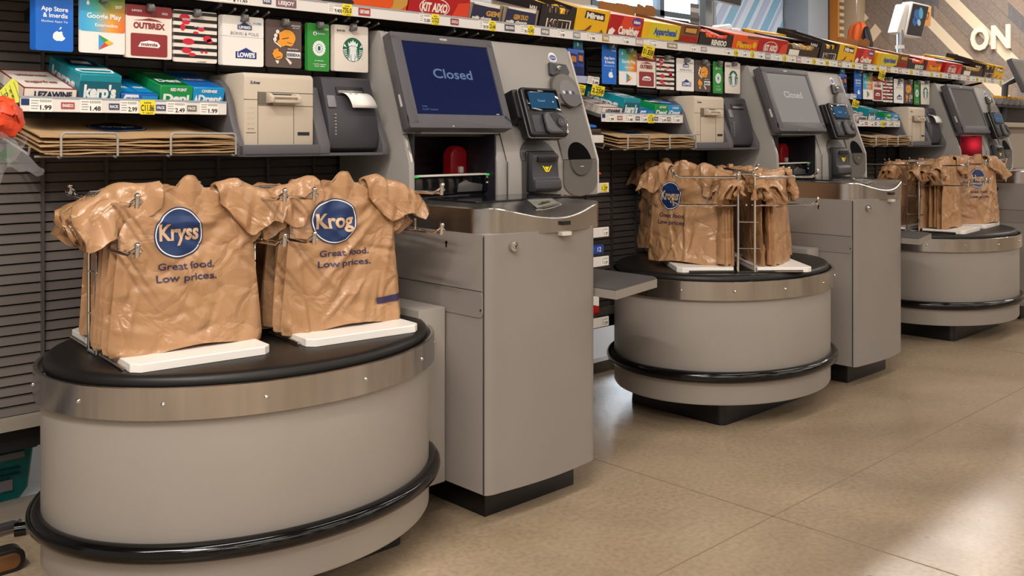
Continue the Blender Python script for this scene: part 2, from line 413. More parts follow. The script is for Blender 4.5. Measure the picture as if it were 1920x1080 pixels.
# ================================================================== carousel, bag rack, bags
PODS = [(1.367, 2.517, -5.4), (1.367 + PER, 2.525, 48), (1.367 + 2 * PER, 2.53, 6)]
def ell(cx, cy, a, b, z, n=96): return [(cx + a * math.cos(2 * math.pi * k / n), cy + b * math.sin(2 * math.pi * k / n), z) for k in range(n)]
def make_carousel():
    cx, cy = PODS[0][:2]; A, B = .569, .466
    t = thing('bagging_carousel', 'grey oval bagging carousel at the nearest checkout, with two brown bag stacks facing the aisle', 'bagging carousel', (cx, cy, 0), 'bagging carousels')
    m = MB(); k = .968
    m.loops([ell(cx, cy, A * k - .004, B * k - .004, .105), ell(cx, cy, A * k, B * k, .112), ell(cx, cy, A * k, B * k, .575)], 0)
    # two faint scuffs
    m.build('body', [PAINT], t, angle=35)
    m = MB()
    lo = [ell(cx, cy, A * k + .001, B * k + .001, .535), ell(cx, cy, A, B, .536), ell(cx, cy, A, B, .6115), ell(cx, cy, A - .003, B - .003, .613), ell(cx, cy, A - .012, B - .012, .612), ell(cx, cy, A - .014, B - .014, .57)]
    m.loops(lo, 0, cap0=False, cap1=False); band = m.build('steel_band', [STEEL], t, angle=35)
    for a in (-160, -135, -110, -82, -55, -30, -5, 20, 45, 70, 95, 120, 145, 170):
        r = math.radians(a); px, py = cx + A * math.cos(r), cy + B * math.sin(r)
        nn = Vector((math.cos(r) / A, math.sin(r) / B, 0)).normalized()
        m = MB(); m.sphere((px, py, .574), .006, 0, 2); m.build('bolt', CHROME, band)
    m = MB(); pts = []
    N = 120
    for i in range(N):
        a = 2 * math.pi * i / N; pts.append((cx + (A * k + .012) * math.cos(a), cy + (B * k + .012) * math.sin(a), .222))
    m.tube(pts, .0235, 0, True, 14); m.build('bumper_rail', GLOSS, t)
    m = MB(); a, b = A - .026, B - .026
    m.loops([ell(cx, cy, a - .01, b - .01, .585), ell(cx, cy, a, b, .600), ell(cx, cy, a + .004, b + .004, .612), ell(cx, cy, a + .002, b + .002, .626), ell(cx, cy, a - .006, b - .006, .634), ell(cx, cy, a - .018, b - .018, .6365)], 0)
    m.build('turntable_top', MAT, t, angle=50)
    m = MB()
    q = rrect(cx - .36, cx + .36, cy - .245, cy + .245, .03)
    q2 = [(cx + (x - cx) * 1.02, cy + (y - cy) * 1.02) for x, y in q]
    m.loops([[(x, y, 0) for x, y in q2], [(x, y, .02) for x, y in q2], [(x, y, .11) for x, y in q]], 0); m.build('foot', TOE, t)
    m = MB(); m.box(1.86, 1.968, 2.36, 2.78, .1, .66, 0, .004); m.build('side_column', PAINT, t)
    return t
caro = make_carousel()
copy_tree(caro, PER, label='grey oval bagging carousel at the middle checkout, its wire rack turned across the aisle')
copy_tree(caro, 2 * PER, label='grey oval bagging carousel at the farthest checkout, cut by the right edge of the photo')

def frame(pod):
    cx, cy, th = pod; t = math.radians(th)
    e = Vector((math.cos(t), math.sin(t), 0)); n = Vector((math.sin(t), -math.cos(t), 0)); c = Vector((cx, cy, 0))
    return lambda l, f, z: c + e * l + n * f + ZV * z     # l along the rack, f out of its front, z up
def arm(m, W, l, s, z, L=.30):
    """a U-shaped double wire arm reaching out to side s"""
    w_ = .011
    p = [W(l - w_, s * .03, z), W(l - w_, s * (L - .02), z + .002), W(l - w_, s * L, z + .012), W(l, s * (L + .004), z + .022), W(l + w_, s * L, z + .012), W(l + w_, s * (L - .02), z + .002), W(l + w_, s * .03, z)]
    m.tube(p, .0042, 0, n=8); m.tube([W(l, s * (L + .002), z - .002), W(l, s * (L + .006), z + .026)], .006, 0, n=10); m.sphere(W(l, s * (L + .007), z + .027), .0075, 0)
RK = {0: 'chrome wire bag rack on the nearest carousel, holding two bag stacks side by side', 1: 'chrome wire bag rack on the middle carousel, its bare posts standing toward the camera', 2: 'chrome wire bag rack on the farthest carousel'}
LATS = (-.41, -.035, .05, .46)
def make_rack(i):
    W = frame(PODS[i]); t = thing('bag_rack', RK[i], 'bag rack', W(0, 0, .637), 'wire bag racks')
    for l in (-.43, 0, .45):
        m = MB()
        for f in (-.035, .035):
            m.tube([W(l, f, .641), W(l, f, 1.035), W(l, f * .7, 1.052)], .0048, 0)
            m.sphere(W(l, f, 1.045), .008, 0)
        m.tube([W(l, -.035, .642), W(l, .035, .642)], .0048, 0); m.tube([W(l, -.035, .74), W(l, .06, .74)], .003, 0); m.tube([W(l, -.035, .85), W(l, .05, .85)], .003, 0)
        m.tube([W(l, -.02, 1.05), W(l, .02, 1.05)], .005, 0)
        m.build('post', CHROME, t)
    m = MB(); m.tube([W(-.43, .03, 1.055), W(.45, .03, 1.055)], .0052, 0); m.tube([W(-.43, -.03, 1.055), W(.45, -.03, 1.055)], .0052, 0)
    m.tube([W(-.43, 0, .92), W(.45, 0, .92)], .004, 0); m.build('top_rail', CHROME, t)
    for l in LATS:
        for s in (1, -1):
            m = MB(); arm(m, W, l, s, 1.035); m.build('upper_arm', CHROME, t)
            m = MB(); arm(m, W, l, s, .918); m.tube([W(l, s * .16, .918), W(l, s * .16, .955)], .004, 0); m.build('lower_arm', CHROME, t)
    return t
for i in range(3): make_rack(i)

# white trays under the bags
def make_board(i, l0, l1, s, label):
    W = frame(PODS[i]); t = thing('bag_tray', label, 'tray', W((l0 + l1) / 2, s * .18, .6365), 'white trays under the bag racks')
    m = MB(); c = .02
    q = [(l0 + c, .285), (l0, .285 - c), (l0, .05), (l1, .05), (l1, .285 - c), (l1 - c, .285)]
    b = [W(a, s * f, .6375) for a, f in q]; tp = [W(a, s * f, .656) for a, f in q]; tp2 = [W(a * .994 + (l0 + l1) / 2 * .006, s * (f - .002), .658) for a, f in q]
    m.loops([b, tp, tp2], 0, smooth=False); m.build('board', WHITEP, t)
    m = MB(); m.tube([W(l0 - .008, s * .05, .643), W(l0 - .008, s * .24, .643)], .005, 0); m.build('wire_edge', CHROME, t)
BL = ['left front white tray on the nearest carousel', 'right front white tray on the nearest carousel', 'white tray on the wall side of the nearest carousel, behind the left bags', 'white tray on the wall side of the nearest carousel, behind the right bags',
      'front white tray under the right-hand bags on the middle carousel', 'white tray under the right-hand bags on the middle carousel, nearer the wall', 'front left white tray on the middle carousel, under the logo bag', 'back left white tray on the middle carousel, under the dark bag',
      'white tray on the farthest carousel, behind the counter of the middle checkout', 'front white tray on the farthest carousel under the logo bag', 'rear left white tray on the farthest carousel', 'rear right white tray on the farthest carousel']
for i in range(3):
    for j, (l0, l1, s) in enumerate(((-.415, -.06, 1), (.045, .40, 1), (-.415, -.06, -1), (.045, .40, -1))):
        make_board(i, l0, l1, s, BL[4 * i + j])

# ---- the bags
class BagShape:
    def __init__(s, seed, w=.40, h=.432, bulge=.02, ridge=34, amp=1.0):
        s.w, s.h, s.bulge = w, h, bulge; r = random.Random(seed); s.r = r; s.R = []
        for k in range(ridge):
            x, z = r.uniform(-.5, .5) * w, r.uniform(0, .8) * h
            if k % 3 == 0: a = math.atan2(h * .85 - z, (w * .42 if x > 0 else -w * .42) - x)   # pulled from the handles
            else: a = r.uniform(0, math.pi)
            s.R.append((x, z, math.cos(a), math.sin(a), r.uniform(.006, .016), r.uniform(.03, .12), amp * r.choice((-1, 1, 1)) * r.uniform(.003, .0095)))
        s.ph = r.uniform(0, 6)
    def hw(s, t):
        b = s.w / 2
        f = 1.0 - .17 * t + .012 * math.sin(5 * t + s.ph)
        if t < .04: f -= (.04 - t) * .6
        if t > .68:
            q = min(1, (t - .68) / .27); q = q * q * (3 - 2 * q); f = f * (1 - q) + q * .56
        if t > .95: f *= 1 - .5 * ((t - .95) / .05) ** 2
        return b * f
    def y(s, x, z):
        """how far the film stands out of the bag's middle plane"""
        t = max(0, min(1, z / s.h)); u = x / max(.02, s.hw(t))
        d = .008 + s.bulge * max(0, 1 - u * u) * (1.15 - t) + .010 * (1 - t) ** 3
        for (x0, z0, ca, sa, wd, ln, am) in s.R:
            p = (x - x0) * ca + (z - z0) * sa; q = -(x - x0) * sa + (z - z0) * ca
            e = (q / wd) ** 2 + (p / ln) ** 2
            if e < 9: d += am * math.exp(-e)
        if t > .72: d += .007 * (t - .72) / .28 * math.sin(x * 95 + s.ph)     # gathers below the neck
        edge = max(0, abs(u) - .88) / .12
        return d * (1 - .75 * edge * edge)
    def mesh(s, ears=(1, 1), nx=36, nz=40, thick=.010, eo=(.012, .0)):
        vs_, fs = [], []
        for side in (0, 1):
            for j in range(nz + 1):
                t = j / nz; hw = s.hw(t)
                for i in range(nx + 1):
                    u = -1 + 2 * i / nx; x = u * hw; z = t * s.h
                    zz = z + (.008 * math.sin(x * 17 + s.ph) * (1 - t) ** 4) + (.012 * math.sin(x * 60 + s.ph) if t > .97 else 0) - (.055 * min(1, (t - .78) / .2) * u * u if t > .78 else 0)
                    if side == 0: vs_.append((x, -s.y(x, z), zz))
                    else:
                        e = 1 - abs(u) ** 6; vs_.append((x, (thick * e + .004 * math.sin(9 * t + u * 4 + s.ph) * e) if abs(u) < 1 else -s.y(x, z), zz))
        n = (nx + 1) * (nz + 1)
        for j in range(nz):
            for i in range(nx):
                a = j * (nx + 1) + i; fs.append((a, a + 1, a + nx + 2, a + nx + 1)); b = a + n; fs.append((b, b + nx + 1, b + nx + 2, b + 1))
        for i in range(nx): fs.append((i, i + n, i + 1 + n, i + 1)); k = nz * (nx + 1) + i; fs.append((k, k + 1, k + 1 + n, k + n))
        # handles: sleeves folded over the arms
        for sd, on in ((-1, ears[0]), (1, ears[1])):
            if not on: continue
            ye = eo[0] if sd < 0 else eo[1]
            r = s.r; NS, NT = 16, 16; base = len(vs_); ph = r.uniform(0, 6); L = on
            for a in range(NS + 1):
                q = a / NS; x = sd * (.075 + (s.w / 2 + .055 * L - .075) * q)
                top = s.h * (.975 - .10 * q + .05 * math.sin(3.0 * q + .4) + .012 * math.sin(q * 11 + ph)) - .020
                drop = (.045 + .055 * math.sin(min(1, q * 1.25) * math.pi * .8)) * (1 + .18 * math.sin(q * 7 + ph)) * (1 - .35 * max(0, q - .8) / .2)
                ring = []
                for layer in (0, 1):
                    for b in range(NT + 1):
                        p = b / NT if layer == 0 else 1 - b / NT; rad = .026 if layer == 0 else .017
                        pl = .0075 * math.sin(q * 16 + p * 5 + ph) + .005 * math.sin(q * 31 - p * 9)
                        if p < .4: yy = -rad; z = top - drop * (1 - p / .4) ** 1.0
                        elif p > .6: yy = rad * 1.3; z = top - drop * .7 * ((p - .6) / .4)
                        else: an = (p - .4) / .2 * math.pi; yy = -rad * math.cos(an) * (1 if an < 1.57 else 1.3); z = top + rad * .7 * math.sin(an)
                        fl = 1 + .9 * (1 - p / .4) * q if p < .4 else 1
                        ring.append((x + .01 * math.sin(p * 8 + ph) * q, yy * fl + pl + ye * min(1, q * 2), z))
                vs_ += ring
            m = 2 * (NT + 1)
            for a in range(NS):
                for b in range(m): fs.append((base + a * m + b, base + a * m + (b + 1) % m, base + (a + 1) * m + (b + 1) % m, base + (a + 1) * m + b))
            fs.append(tuple(base + b for b in range(m))); fs.append(tuple(base + NS * m + b for b in range(m))[::-1])
        return vs_, fs
    def print_on(s, mb, items):
        """items: (vertices2d, faces, material, lift); drapes flat print over the front of the bag"""
        for vs2, fs, m, lift in items:
            b = bmesh.new(); bv = [b.verts.new((x, 0, z)) for x, z in vs2]
            for f in fs:
                try: b.faces.new([bv[i] for i in f])
                except ValueError: pass
            xs = [v[0] for v in vs2]; zs = [v[1] for v in vs2]
            for ax, lo, hi in ((0, min(xs), max(xs)), (2, min(zs), max(zs))):
                k = max(1, int((hi - lo) / .007))
                for i in range(1, k):
                    co = [0, 0, 0]; co[ax] = lo + (hi - lo) * i / k; no = [0, 0, 0]; no[ax] = 1
                    bmesh.ops.bisect_plane(b, geom=b.verts[:] + b.edges[:] + b.faces[:], plane_co=co, plane_no=no, dist=1e-6)
            for v in b.verts: v.co.y = -s.y(v.co.x, v.co.z) - lift
            b.normal_update()
            b.verts.index_update()
            mb.add([tuple(v.co) for v in b.verts], [[v.index for v in f.verts][::-1] if f.normal.y > 0 else [v.index for v in f.verts] for f in b.faces], m, True); b.free()

def txt2(s, x, z, h, width=None, bold=.02):
    vs_, fs, W = text_mesh(s, bold); k = h / .7; kx = width / W if width else k
    return [(x + v[0] * kx, z + v[1] * k - h / 2) for v in vs_], fs
def disc2(x, z, rx, rz, n=40, squash=0):
    p = [(x + rx * math.cos(2 * math.pi * i / n) * (1 + squash * math.sin(2 * math.pi * i / n)), z + rz * math.sin(2 * math.pi * i / n)) for i in range(n)]
    return p, [tuple(range(n))]
def ring2(x, z, rx, rz, k, n=40, squash=0):
    a = disc2(x, z, rx, rz, n, squash)[0]; b = disc2(x, z, rx * k, rz * k, n, squash)[0]
    return a + b, [(i, (i + 1) % n, n + (i + 1) % n, n + i) for i in range(n)]
def logo(x, z, rx, rz, word, lines, tz, tx=None, squash=-.12, tw=.145):
    tx = x + .005 if tx is None else tx
    it = [disc2(x, z, rx, rz, 40, squash) + (1, .0022), ring2(x, z, rx * .95, rz * .95, .955, 40, squash) + (2, .0031),
          txt2(word, x, z + .002, rz * .62, rx * 1.6, .03) + (3, .0036)]
    for k, ln in enumerate(lines): it.append(txt2(ln, tx, tz - .03 * k, .0175, tw * (1.0 if k == 0 else 1.06), .015) + (4, .0022))
    return it
BAGM = [BAG, NAVY, WHITE, BAGL, NAVYT]
def put_bag(o, i, l, f, s, z=.660, turn=0):
    cx, cy, th = PODS[i]; W = frame(PODS[i]); p = W(l, s * f, z); o.location = p
    o.rotation_euler = (0, 0, math.radians(th + (0 if s == 1 else 180) + turn))
def bag_object(shape, prints, ears, label, group, eo=(.012, 0)):
    mb = MB(); vs_, fs = shape.mesh(ears, 80 if prints else 34, 84 if prints else 38, eo=eo); mb.add(vs_, fs, 0, True)
    if prints: shape.print_on(mb, prints)
    me = bpy.data.meshes.new('bag'); me.from_pydata(mb.v, [], mb.f)
    for m in BAGM: me.materials.append(m)
    me.polygons.foreach_set('material_index', mb.m); me.polygons.foreach_set('use_smooth', mb.sm)
    b = bmesh.new(); b.from_mesh(me); cl = [f for f in b.faces if f.material_index == 0]
    bmesh.ops.recalc_face_normals(b, faces=cl); b.to_mesh(me); b.free(); me.set_sharp_from_angle(angle=math.radians(70))
    o = bpy.data.objects.new('shopping_bag', me); C.objects.link(o)
    return tag(o, label, 'bag', group)
GF = ['Great food.', 'Low prices.']
sh = BagShape(11)
bagA = bag_object(sh, logo(-.03, .297, .063, .066, 'Kryss', GF, .212, -.012), (1.15, .95), 'front bag of the left stack on the nearest carousel, crumpled blue oval logo', 'printed bags at the front of their stacks', (.075, -.004))
put_bag(bagA, 0, -.235, .155, 1)
sh2 = BagShape(23, w=.385)
pr = logo(-.036, .302, .073, .065, 'Krog', GF, .212, -.005, .05, .160)
pr += [([(.10, .052), (.186, .056), (.186, .076), (.10, .070)], [(0, 1, 2, 3)], 4, .0026)]
bagB = bag_object(sh2, pr, (1.0, 1.2), 'front bag of the right stack on the nearest carousel, navy strip at its bottom corner', 'printed bags at the front of their stacks')
put_bag(bagB, 0, .215, .155, 1)
sh3 = BagShape(37, w=.385, bulge=.055)
bagC = bag_object(sh3, logo(-.045, .285, .062, .062, 'Krogus', GF, .200, -.03, 0, .15), (.8, .8), 'logo bag over the front white tray, left of the middle carousel', 'printed bags at the front of their stacks')
put_bag(bagC, 1, -.20, .215, -1, turn=42)
sh4 = BagShape(41, w=.385, bulge=.05)
bagD = bag_object(sh4, logo(-.02, .285, .062, .062, 'Hugs', GF, .200, -.02, 0, .15), (.9, 1.0), 'logo bag facing the aisle on the farthest carousel, blue logo near its right edge', 'printed bags at the front of their stacks')
put_bag(bagD, 2, .20, .19, 1, turn=-28)
bagD2 = bag_object(BagShape(43, w=.385), None, (.9, 1), 'front plain bag of the left aisle-side stack, farthest carousel, beside the logo bag', 'plain bags stacked behind the front bags')
put_bag(bagD2, 2, -.225, .155, 1)
bagE = bag_object(BagShape(47, w=.385, bulge=.05), logo(0, .285, .062, .062, 'Krogus', GF, .200, 0, 0, .15), (.9, .8), 'blue-logo bag at the back left of the middle carousel, by the louvred wall', 'printed bags at the front of their stacks')
put_bag(bagE, 1, .235, .205, -1, turn=36)
# the plain bags stacked behind: a few shapes shared by all of them
plain = [bag_object(BagShape(60 + k, w=.39, h=.402, bulge=.014, ridge=24), None, ((1.0, .8), (.9, 1.0), (.8, 1.1), (1.1, .9))[k], 'x', 'plain bags stacked behind the front bags') for k in range(4)]
ORD = ['second', 'third', 'fourth', 'fifth', 'sixth', 'seventh', 'eighth']
used = set()
def stack(i, l, s, n, f0, df, where, first=0, turn0=0):
    for k in range(n):
        o = plain[(k + first) % 4]
        if o.name in used: o = o.copy(); C.objects.link(o)
        used.add(o.name)
        put_bag(o, i, l + random.uniform(-.008, .012), f0 - df * (k + 1), s, .660 + random.uniform(-.002, .004), random.uniform(-2.5, 2.5) * (2.2 if i else 1) + turn0 * (1 - k / 3 if k < 3 else 0))
        o['label'] = 'plain brown bag, %s in %s' % (ORD[k + first], where)
stack(0, -.248, 1, 5, .150, .026, 'the left aisle-side stack, nearest carousel')
stack(0, .205, 1, 5, .150, .026, 'the right aisle-side stack, nearest carousel')
stack(0, -.235, -1, 4, .175, .030, 'the left wall-side stack, nearest carousel')
stack(0, .215, -1, 3, .175, .030, 'the right wall-side stack, nearest carousel')
stack(1, -.20, -1, 4, .165, .030, 'the stack behind the logo bag, middle carousel', turn0=20)
stack(1, .235, -1, 3, .175, .032, 'the stack behind the dark logo bag, middle carousel', turn0=15)
ORD = ['outermost', 'second from outside', 'third from outside', 'fourth from outside', 'fifth from outside']
stack(1, -.20, 1, 5, .250, .034, 'the right-hand stack by the posts, middle carousel', turn0=-30)
stack(1, .235, 1, 4, .235, .034, 'the right-hand stack by the wall, middle carousel', turn0=-15)
ORD = ['second', 'third', 'fourth', 'fifth', 'sixth', 'seventh', 'eighth']
stack(2, .215, 1, 4, .155, .026, 'the stack behind the logo bag, farthest carousel', turn0=-18)
stack(2, -.225, 1, 4, .150, .026, 'the left aisle-side stack, farthest carousel')
stack(2, .215, -1, 2, .175, .03, 'the right wall-side stack, farthest carousel')
stack(2, -.225, -1, 2, .175, .03, 'the left wall-side stack, farthest carousel')
# ================================================================== self-checkout kiosk (built at the nearest station, then copied)
SLT = .359; UK = Vector((0, SLT, 1)).normalized(); NK = Vector((0, -UK.z, UK.y)); OK_ = Vector((0, 2.632, 1.11))
def T(x, s_, off=0): return OK_ + XV * x + UK * s_ + NK * off       # a point on (or off) the sloping front of the tower
SCREENS = [mat('screen_navy', '0b1230', .12, emit='141a3a', es=.75), mat('screen_grey_glare', '2a2826', .15, emit='8d8782', es=.85), mat('screen_dark_grey', '1a1918', .1, emit='5c5853', es=.8)]  # middle screen's grey emission imitates room glare reflected in it
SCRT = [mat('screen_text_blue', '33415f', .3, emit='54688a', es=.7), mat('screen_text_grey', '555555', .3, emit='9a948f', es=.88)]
PADS = mat('pad_screen', '0d2236', .15, emit='1d4866', es=.8); PADT = mat('pad_screen_text', '3c6f8a', .3, emit='4f86a6', es=.7)
SEAM = mat('seam_shadow_gap', '2c2a29', .7); REDG = mat('scanner_red', '6a0d12', .35, emit='7c0810', es=.22); REDL = mat('scanner_red_lit', 'c01020', .3, emit='ff1a2a', es=.8)
STRIPK = mat('coin_panel_grey', '67635f', .45); ARCHM = mat('acceptor_surround', '4a4848', .42); BADGE = mat('badge_blue', '2a4aa0', .4)
PALEP = mat('pale_light_pipe', 'cfcac2', .35)
def prof_x(mb, poly, x0, x1, m=0, bev=0):
    """polygon in the (Y, Z) plane swept from x0 to x1"""
    return mb.prism(poly, (x0, 0, 0), YV, ZV, (x1 - x0, 0, 0), m, bev)
KL = ['grey self-checkout kiosk nearest the camera, navy screen reading Closed', 'grey self-checkout kiosk in the middle, pale grey screen', 'grey self-checkout kiosk farthest along the wall, red scanner light on']
def make_kiosk():
    t = thing('self_checkout_kiosk', KL[0], 'self-checkout kiosk', (2.3, 2.6, 0), 'self-checkout kiosks')
    # --- cabinet with rounded front corner and bowed door
    def plan(d=0):
        fr = [(1.98, 3.0), (1.98, 2.19)] 
        pts = [(2.0, 3.0), (1.98 + d, 3.0), (1.98 + d, 2.19)]
        pts += [(1.98 + .045 + d - .045 * math.cos(math.radians(a)), 2.19 - .018 * math.sin(math.radians(a)) ) for a in (15, 30, 45, 60, 75, 90)]
        n = 12
        for k in range(1, n): 
            u = k / n; pts.append((2.03 + d + (2.46 - d * 2 - 2.03) * u, 2.172 - .016 * math.sin(math.pi * u)))
        pts += [(2.484 - .028 + .028 * math.sin(math.radians(a)), 2.172 + .02 * (1 - math.cos(math.radians(a)))) for a in (0, 30, 60, 90)]
        pts += [(2.484, 3.0)]
        return pts
    p = plan(); m = MB()
    m.loops([[(x, y, .098) for x, y in p], [(x, y, .10 + .0) for x, y in p], [(x, y, .90) for x, y in p]], 0, smooth=True)
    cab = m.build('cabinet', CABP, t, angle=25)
    m = MB(); m.box(1.9785, 1.981, 2.1885, 2.1925, .10, .895, 0); m.box(1.977, 1.9795, 2.20, 2.84, .724, .7255, 0)
    m.build('door_seam', SEAM, cab)
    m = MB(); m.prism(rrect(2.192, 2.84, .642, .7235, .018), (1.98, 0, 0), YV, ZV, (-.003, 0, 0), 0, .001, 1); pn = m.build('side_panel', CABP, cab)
    m = MB(); m.prism(circ(2.20, .668, .0035, 12), (1.977, 0, 0), YV, ZV, (-.002, 0, 0), 0); m.build('screw', CHROME, pn)
    m = MB(); m.prism(circ(2.369, .864, .0055, 16), (1.98, 0, 0), YV, ZV, (-.0015, 0, 0), 0); m.prism(rrect(2.366, 2.372, .848, .866, .0025), (1.98, 0, 0), YV, ZV, (-.0015, 0, 0), 0); m.build('keyhole', BLACK, cab)
    m = MB(); m.prism(circ(2.079, .86, .016, 24), (0, 2.165, 0), XV, ZV, (0, -.012, 0), 0, .003, 2); m.prism(circ(2.079, .86, .008, 20), (0, 2.154, 0), XV, ZV, (0, -.005, 0), 0, .001)
    lk = m.build('lock', CHROME, cab); m = MB(); m.box(2.0782, 2.0798, 2.1475, 2.15, .853, .867, 0); m.build('key_slot', BLACK, lk)
    m = MB(); m.box(2.035, 2.45, 2.245, 3.0, 0, .1, 0, .003); m.build('kick_plate', TOE, t)
    # --- steel counter with a dished front lip
    def cpl(d=0):
        pts = [(1.984 + d, 2.85 - d), (1.984 + d, 2.275)]
        pts += [(2.089 - (.105 - d) * math.cos(math.radians(a)), 2.275 - (.095 - d) * math.sin(math.radians(a))) for a in (10, 20, 30, 40, 50, 60, 70, 80)]
        n = 22; x0, x1 = 2.089, 2.475
        for k in range(n + 1):
            u = k / n; pts.append((x0 + (x1 - x0) * u, 2.18 + d - .030 * math.sin(math.pi * u) - .003 * u))
        pts += [(2.475 + (.065 - d) * math.sin(math.radians(a)), 2.242 - (.065 - d) * math.cos(math.radians(a))) for a in (15, 30, 45, 60, 75, 90)]
        pts += [(2.552 - d, 2.32), (2.585 - d, 2.45), (2.64 - d, 2.60 - d), (2.66 - d, 2.85 - d)]
        return pts
    def ctop(x, y):
        u = (x - 2.03) / .50; a = max(0, math.sin(math.pi * max(0, min(1, u)))) ; b = max(0, min(1, (2.40 - y) / .25)); b = b * b * (3 - 2 * b)
        return .981 - .040 * a ** 1.2 * b
    m = MB(); p0 = cpl(); p1 = cpl(.003); p2 = cpl(.012)
    L = [[(x, y, .893) for x, y in p0], [(x, y, ctop(x, y) - .004) for x, y in p0], [(x, y, ctop(x, y) - .0005) for x, y in p1], [(x, y, ctop(x, y)) for x, y in p2]]
    m.loops(L, 0, cap0=True, cap1=False)
    # top: strips from the rim towards the back line y = 2.6
    rim = p2; cols = []
    NR = 9
    rows = []
    for j in range(NR + 1):
        q = j / NR; rows.append([(x + (2.25 - x) * 0.0, y + (2.84 - y) * q) for x, y in rim])
    m.loops([[(x, y, ctop(x, y)) for x, y in r] for r in rows], 0, cap0=False, cap1=False, closed=False)
    ct = m.build('steel_counter', COUNTER, t, angle=28)
    m = MB(); m.box(2.135, 2.64, 2.40, 2.66, .9815, .9865, 0, .002, 1); m.build('scanner_glass', SCOPE, ct)
    m = MB()
    q = [(2.285, 2.265), (2.425, 2.28), (2.49, 2.385), (2.36, 2.395)]
    def cp(pts, dz): return [(x, y, ctop(x, y) + dz) for x, y in pts]
    m.loops([cp(q, .0003), cp(q, .0022)], 0, smooth=False)
    c0 = (sum(x for x, y in q) / 4, sum(y for x, y in q) / 4); qi = [(c0[0] + (x - c0[0]) * .88, c0[1] + (y - c0[1]) * .88) for x, y in q]
    m.add(cp(qi, .0028), [(0, 1, 2, 3)], 1)
    ex = (Vector((q[1][0] - q[0][0], q[1][1] - q[0][1], 0))).normalized(); ey = Vector((-ex.y, ex.x, 0))
    m.text('Scale max 30 lb', (c0[0], c0[1] + .012, ctop(*c0) + .0036), ex, ey, .010, 2); m.text('0.01 lb', (c0[0], c0[1] - .016, ctop(*c0) + .0036), ex, ey, .009, 2)
    m.build('counter_label', [CHROME, mat('label_plate_grey', '8c8a80', .4), INK], ct)
    m = MB(); m.box(2.28, 2.316, 2.136, 2.15, .915, .928, 0); m.build('slot', BLACK, ct)
    m = MB(); m.prism([(2.272, .893), (2.32, .893), (2.318, .881), (2.277, .881)], (0, 2.135, 0), XV, ZV, (0, .03, 0), 0); m.build('catch', PALEP, ct)
    # --- tower: side plates, back shell, bay
    side = [(2.627, .965), (2.632, 1.11), (2.797, 1.571), (2.808, 1.585), (2.90, 1.59), (3.06, 1.50), (3.06, .60), (2.85, .60), (2.85, .965)]
    side_l = [(2.627, .965), (2.632, 1.11), (2.797, 1.571), (2.808, 1.585), (2.90, 1.59), (3.06, 1.50), (3.06, .60), (2.85, .60), (2.85, .94)]
    tw = MB(); prof_x(tw, side_l, 2.032, 2.056, 0, .003)                                  # left cheek
    prof_x(tw, side, 2.497, 3.016, 0, .004)                                               # right module
    # legs each side of the bay, head above it
    back = [(2.65, .965), (2.655, 1.107), (2.72, 1.29), (2.9, 1.29), (2.9, .965)]
    prof_x(tw, [(2.627, .965), (2.632, 1.11), (2.67, 1.212), (2.75, 1.212), (2.75, .965)], 2.447, 2.494, 0, .002)
    prof_x(tw, [(2.669, 1.214), (2.797, 1.571), (2.805, 1.583), (2.9, 1.588), (3.05, 1.50), (3.05, 1.214)], 2.056, 2.494, 0, .003)
    tower = tw.build('tower', PAINT2, t, angle=30)
    bay = MB(); bay.box(2.056, 2.494, 2.94, 2.96, .95, 1.214, 0); bay.box(2.056, 2.447, 2.66, 2.95, .955, .978, 0)
    bay.box(2.056, 2.062, 2.64, 2.95, .975, 1.214, 0); bay.box(2.441, 2.449, 2.64, 2.95, .975, 1.214, 0); bay.box(2.056, 2.447, 2.68, 2.95, 1.205, 1.2135, 0)
    bay.build('scanner_bay', mat('bay_dark', '211f26', .35), t)
    m = MB(); m.box(2.10, 2.43, 2.69, 2.705, .98, 1.062, 0, .003); m.box(2.095, 2.435, 2.672, 2.72, 1.06, 1.067, 1, .002, 1)
    m.box(2.08, 2.10, 2.68, 2.74, 1.0, 1.065, 0, .003); m.box(2.43, 2.446, 2.68, 2.74, 1.0, 1.065, 0, .003)
    m.box(2.085, 2.105, 2.668, 2.676, 1.058, 1.066, 2, .002); m.box(2.428, 2.442, 2.668, 2.676, 1.058, 1.066, 2, .002)
    for zz in (1.03, 1.05): m.box(2.436, 2.441, 2.676, 2.682, zz, zz + .005, 3)
    m.build('scanner_window', [GLASSK, PALEP, GREENL, WHITE], t)
    m = MB()
    pts = [(-.042, 0), (.042, 0), (.042, .092)] + arc(0, .092, .042, 0, 180, 12, .042)[1:-1] + [(-.042, .092)]
    m.prism([(2.405 + x, 1.035 + z) for x, z in pts], (0, 2.80, 0), XV, ZV, (0, .05, 0), 0, .008, 3)
    m.build('red_scanner_hood', [REDG], t); 
    m = MB(); m.box(2.395, 2.415, 2.785, 2.80, 1.065, 1.09, 0, .003); m.build('scanner_lamp', PALEP, t)
    m = MB(); m.prism([(2.30, 1.0), (2.42, 1.0), (2.425, 1.025), (2.36, 1.035), (2.34, 1.045), (2.305, 1.03)], (0, 2.686, 0), XV, ZV, (0, .006, 0), 0, .002); m.build('tray_lip', mat('lip_grey', '4a4848', .3), t)
    # seams / grooves of the front
    m = MB()
    def groove(x0, x1, s0, s1, off=.0012):
        m.add([T(x0, s0, off), T(x1, s0, off), T(x1, s1, off), T(x0, s1, off)], [(0, 1, 2, 3)], 0)
    groove(2.4935, 2.4975, .003, .455); m.build('long_groove', SEAM, tower, recalc=False); m = MB(); groove(2.032, 2.056, .1065, .1085); m.build('cheek_groove', SEAM, tower, recalc=False); m = MB(); groove(2.447, 2.494, .1065, .1085)
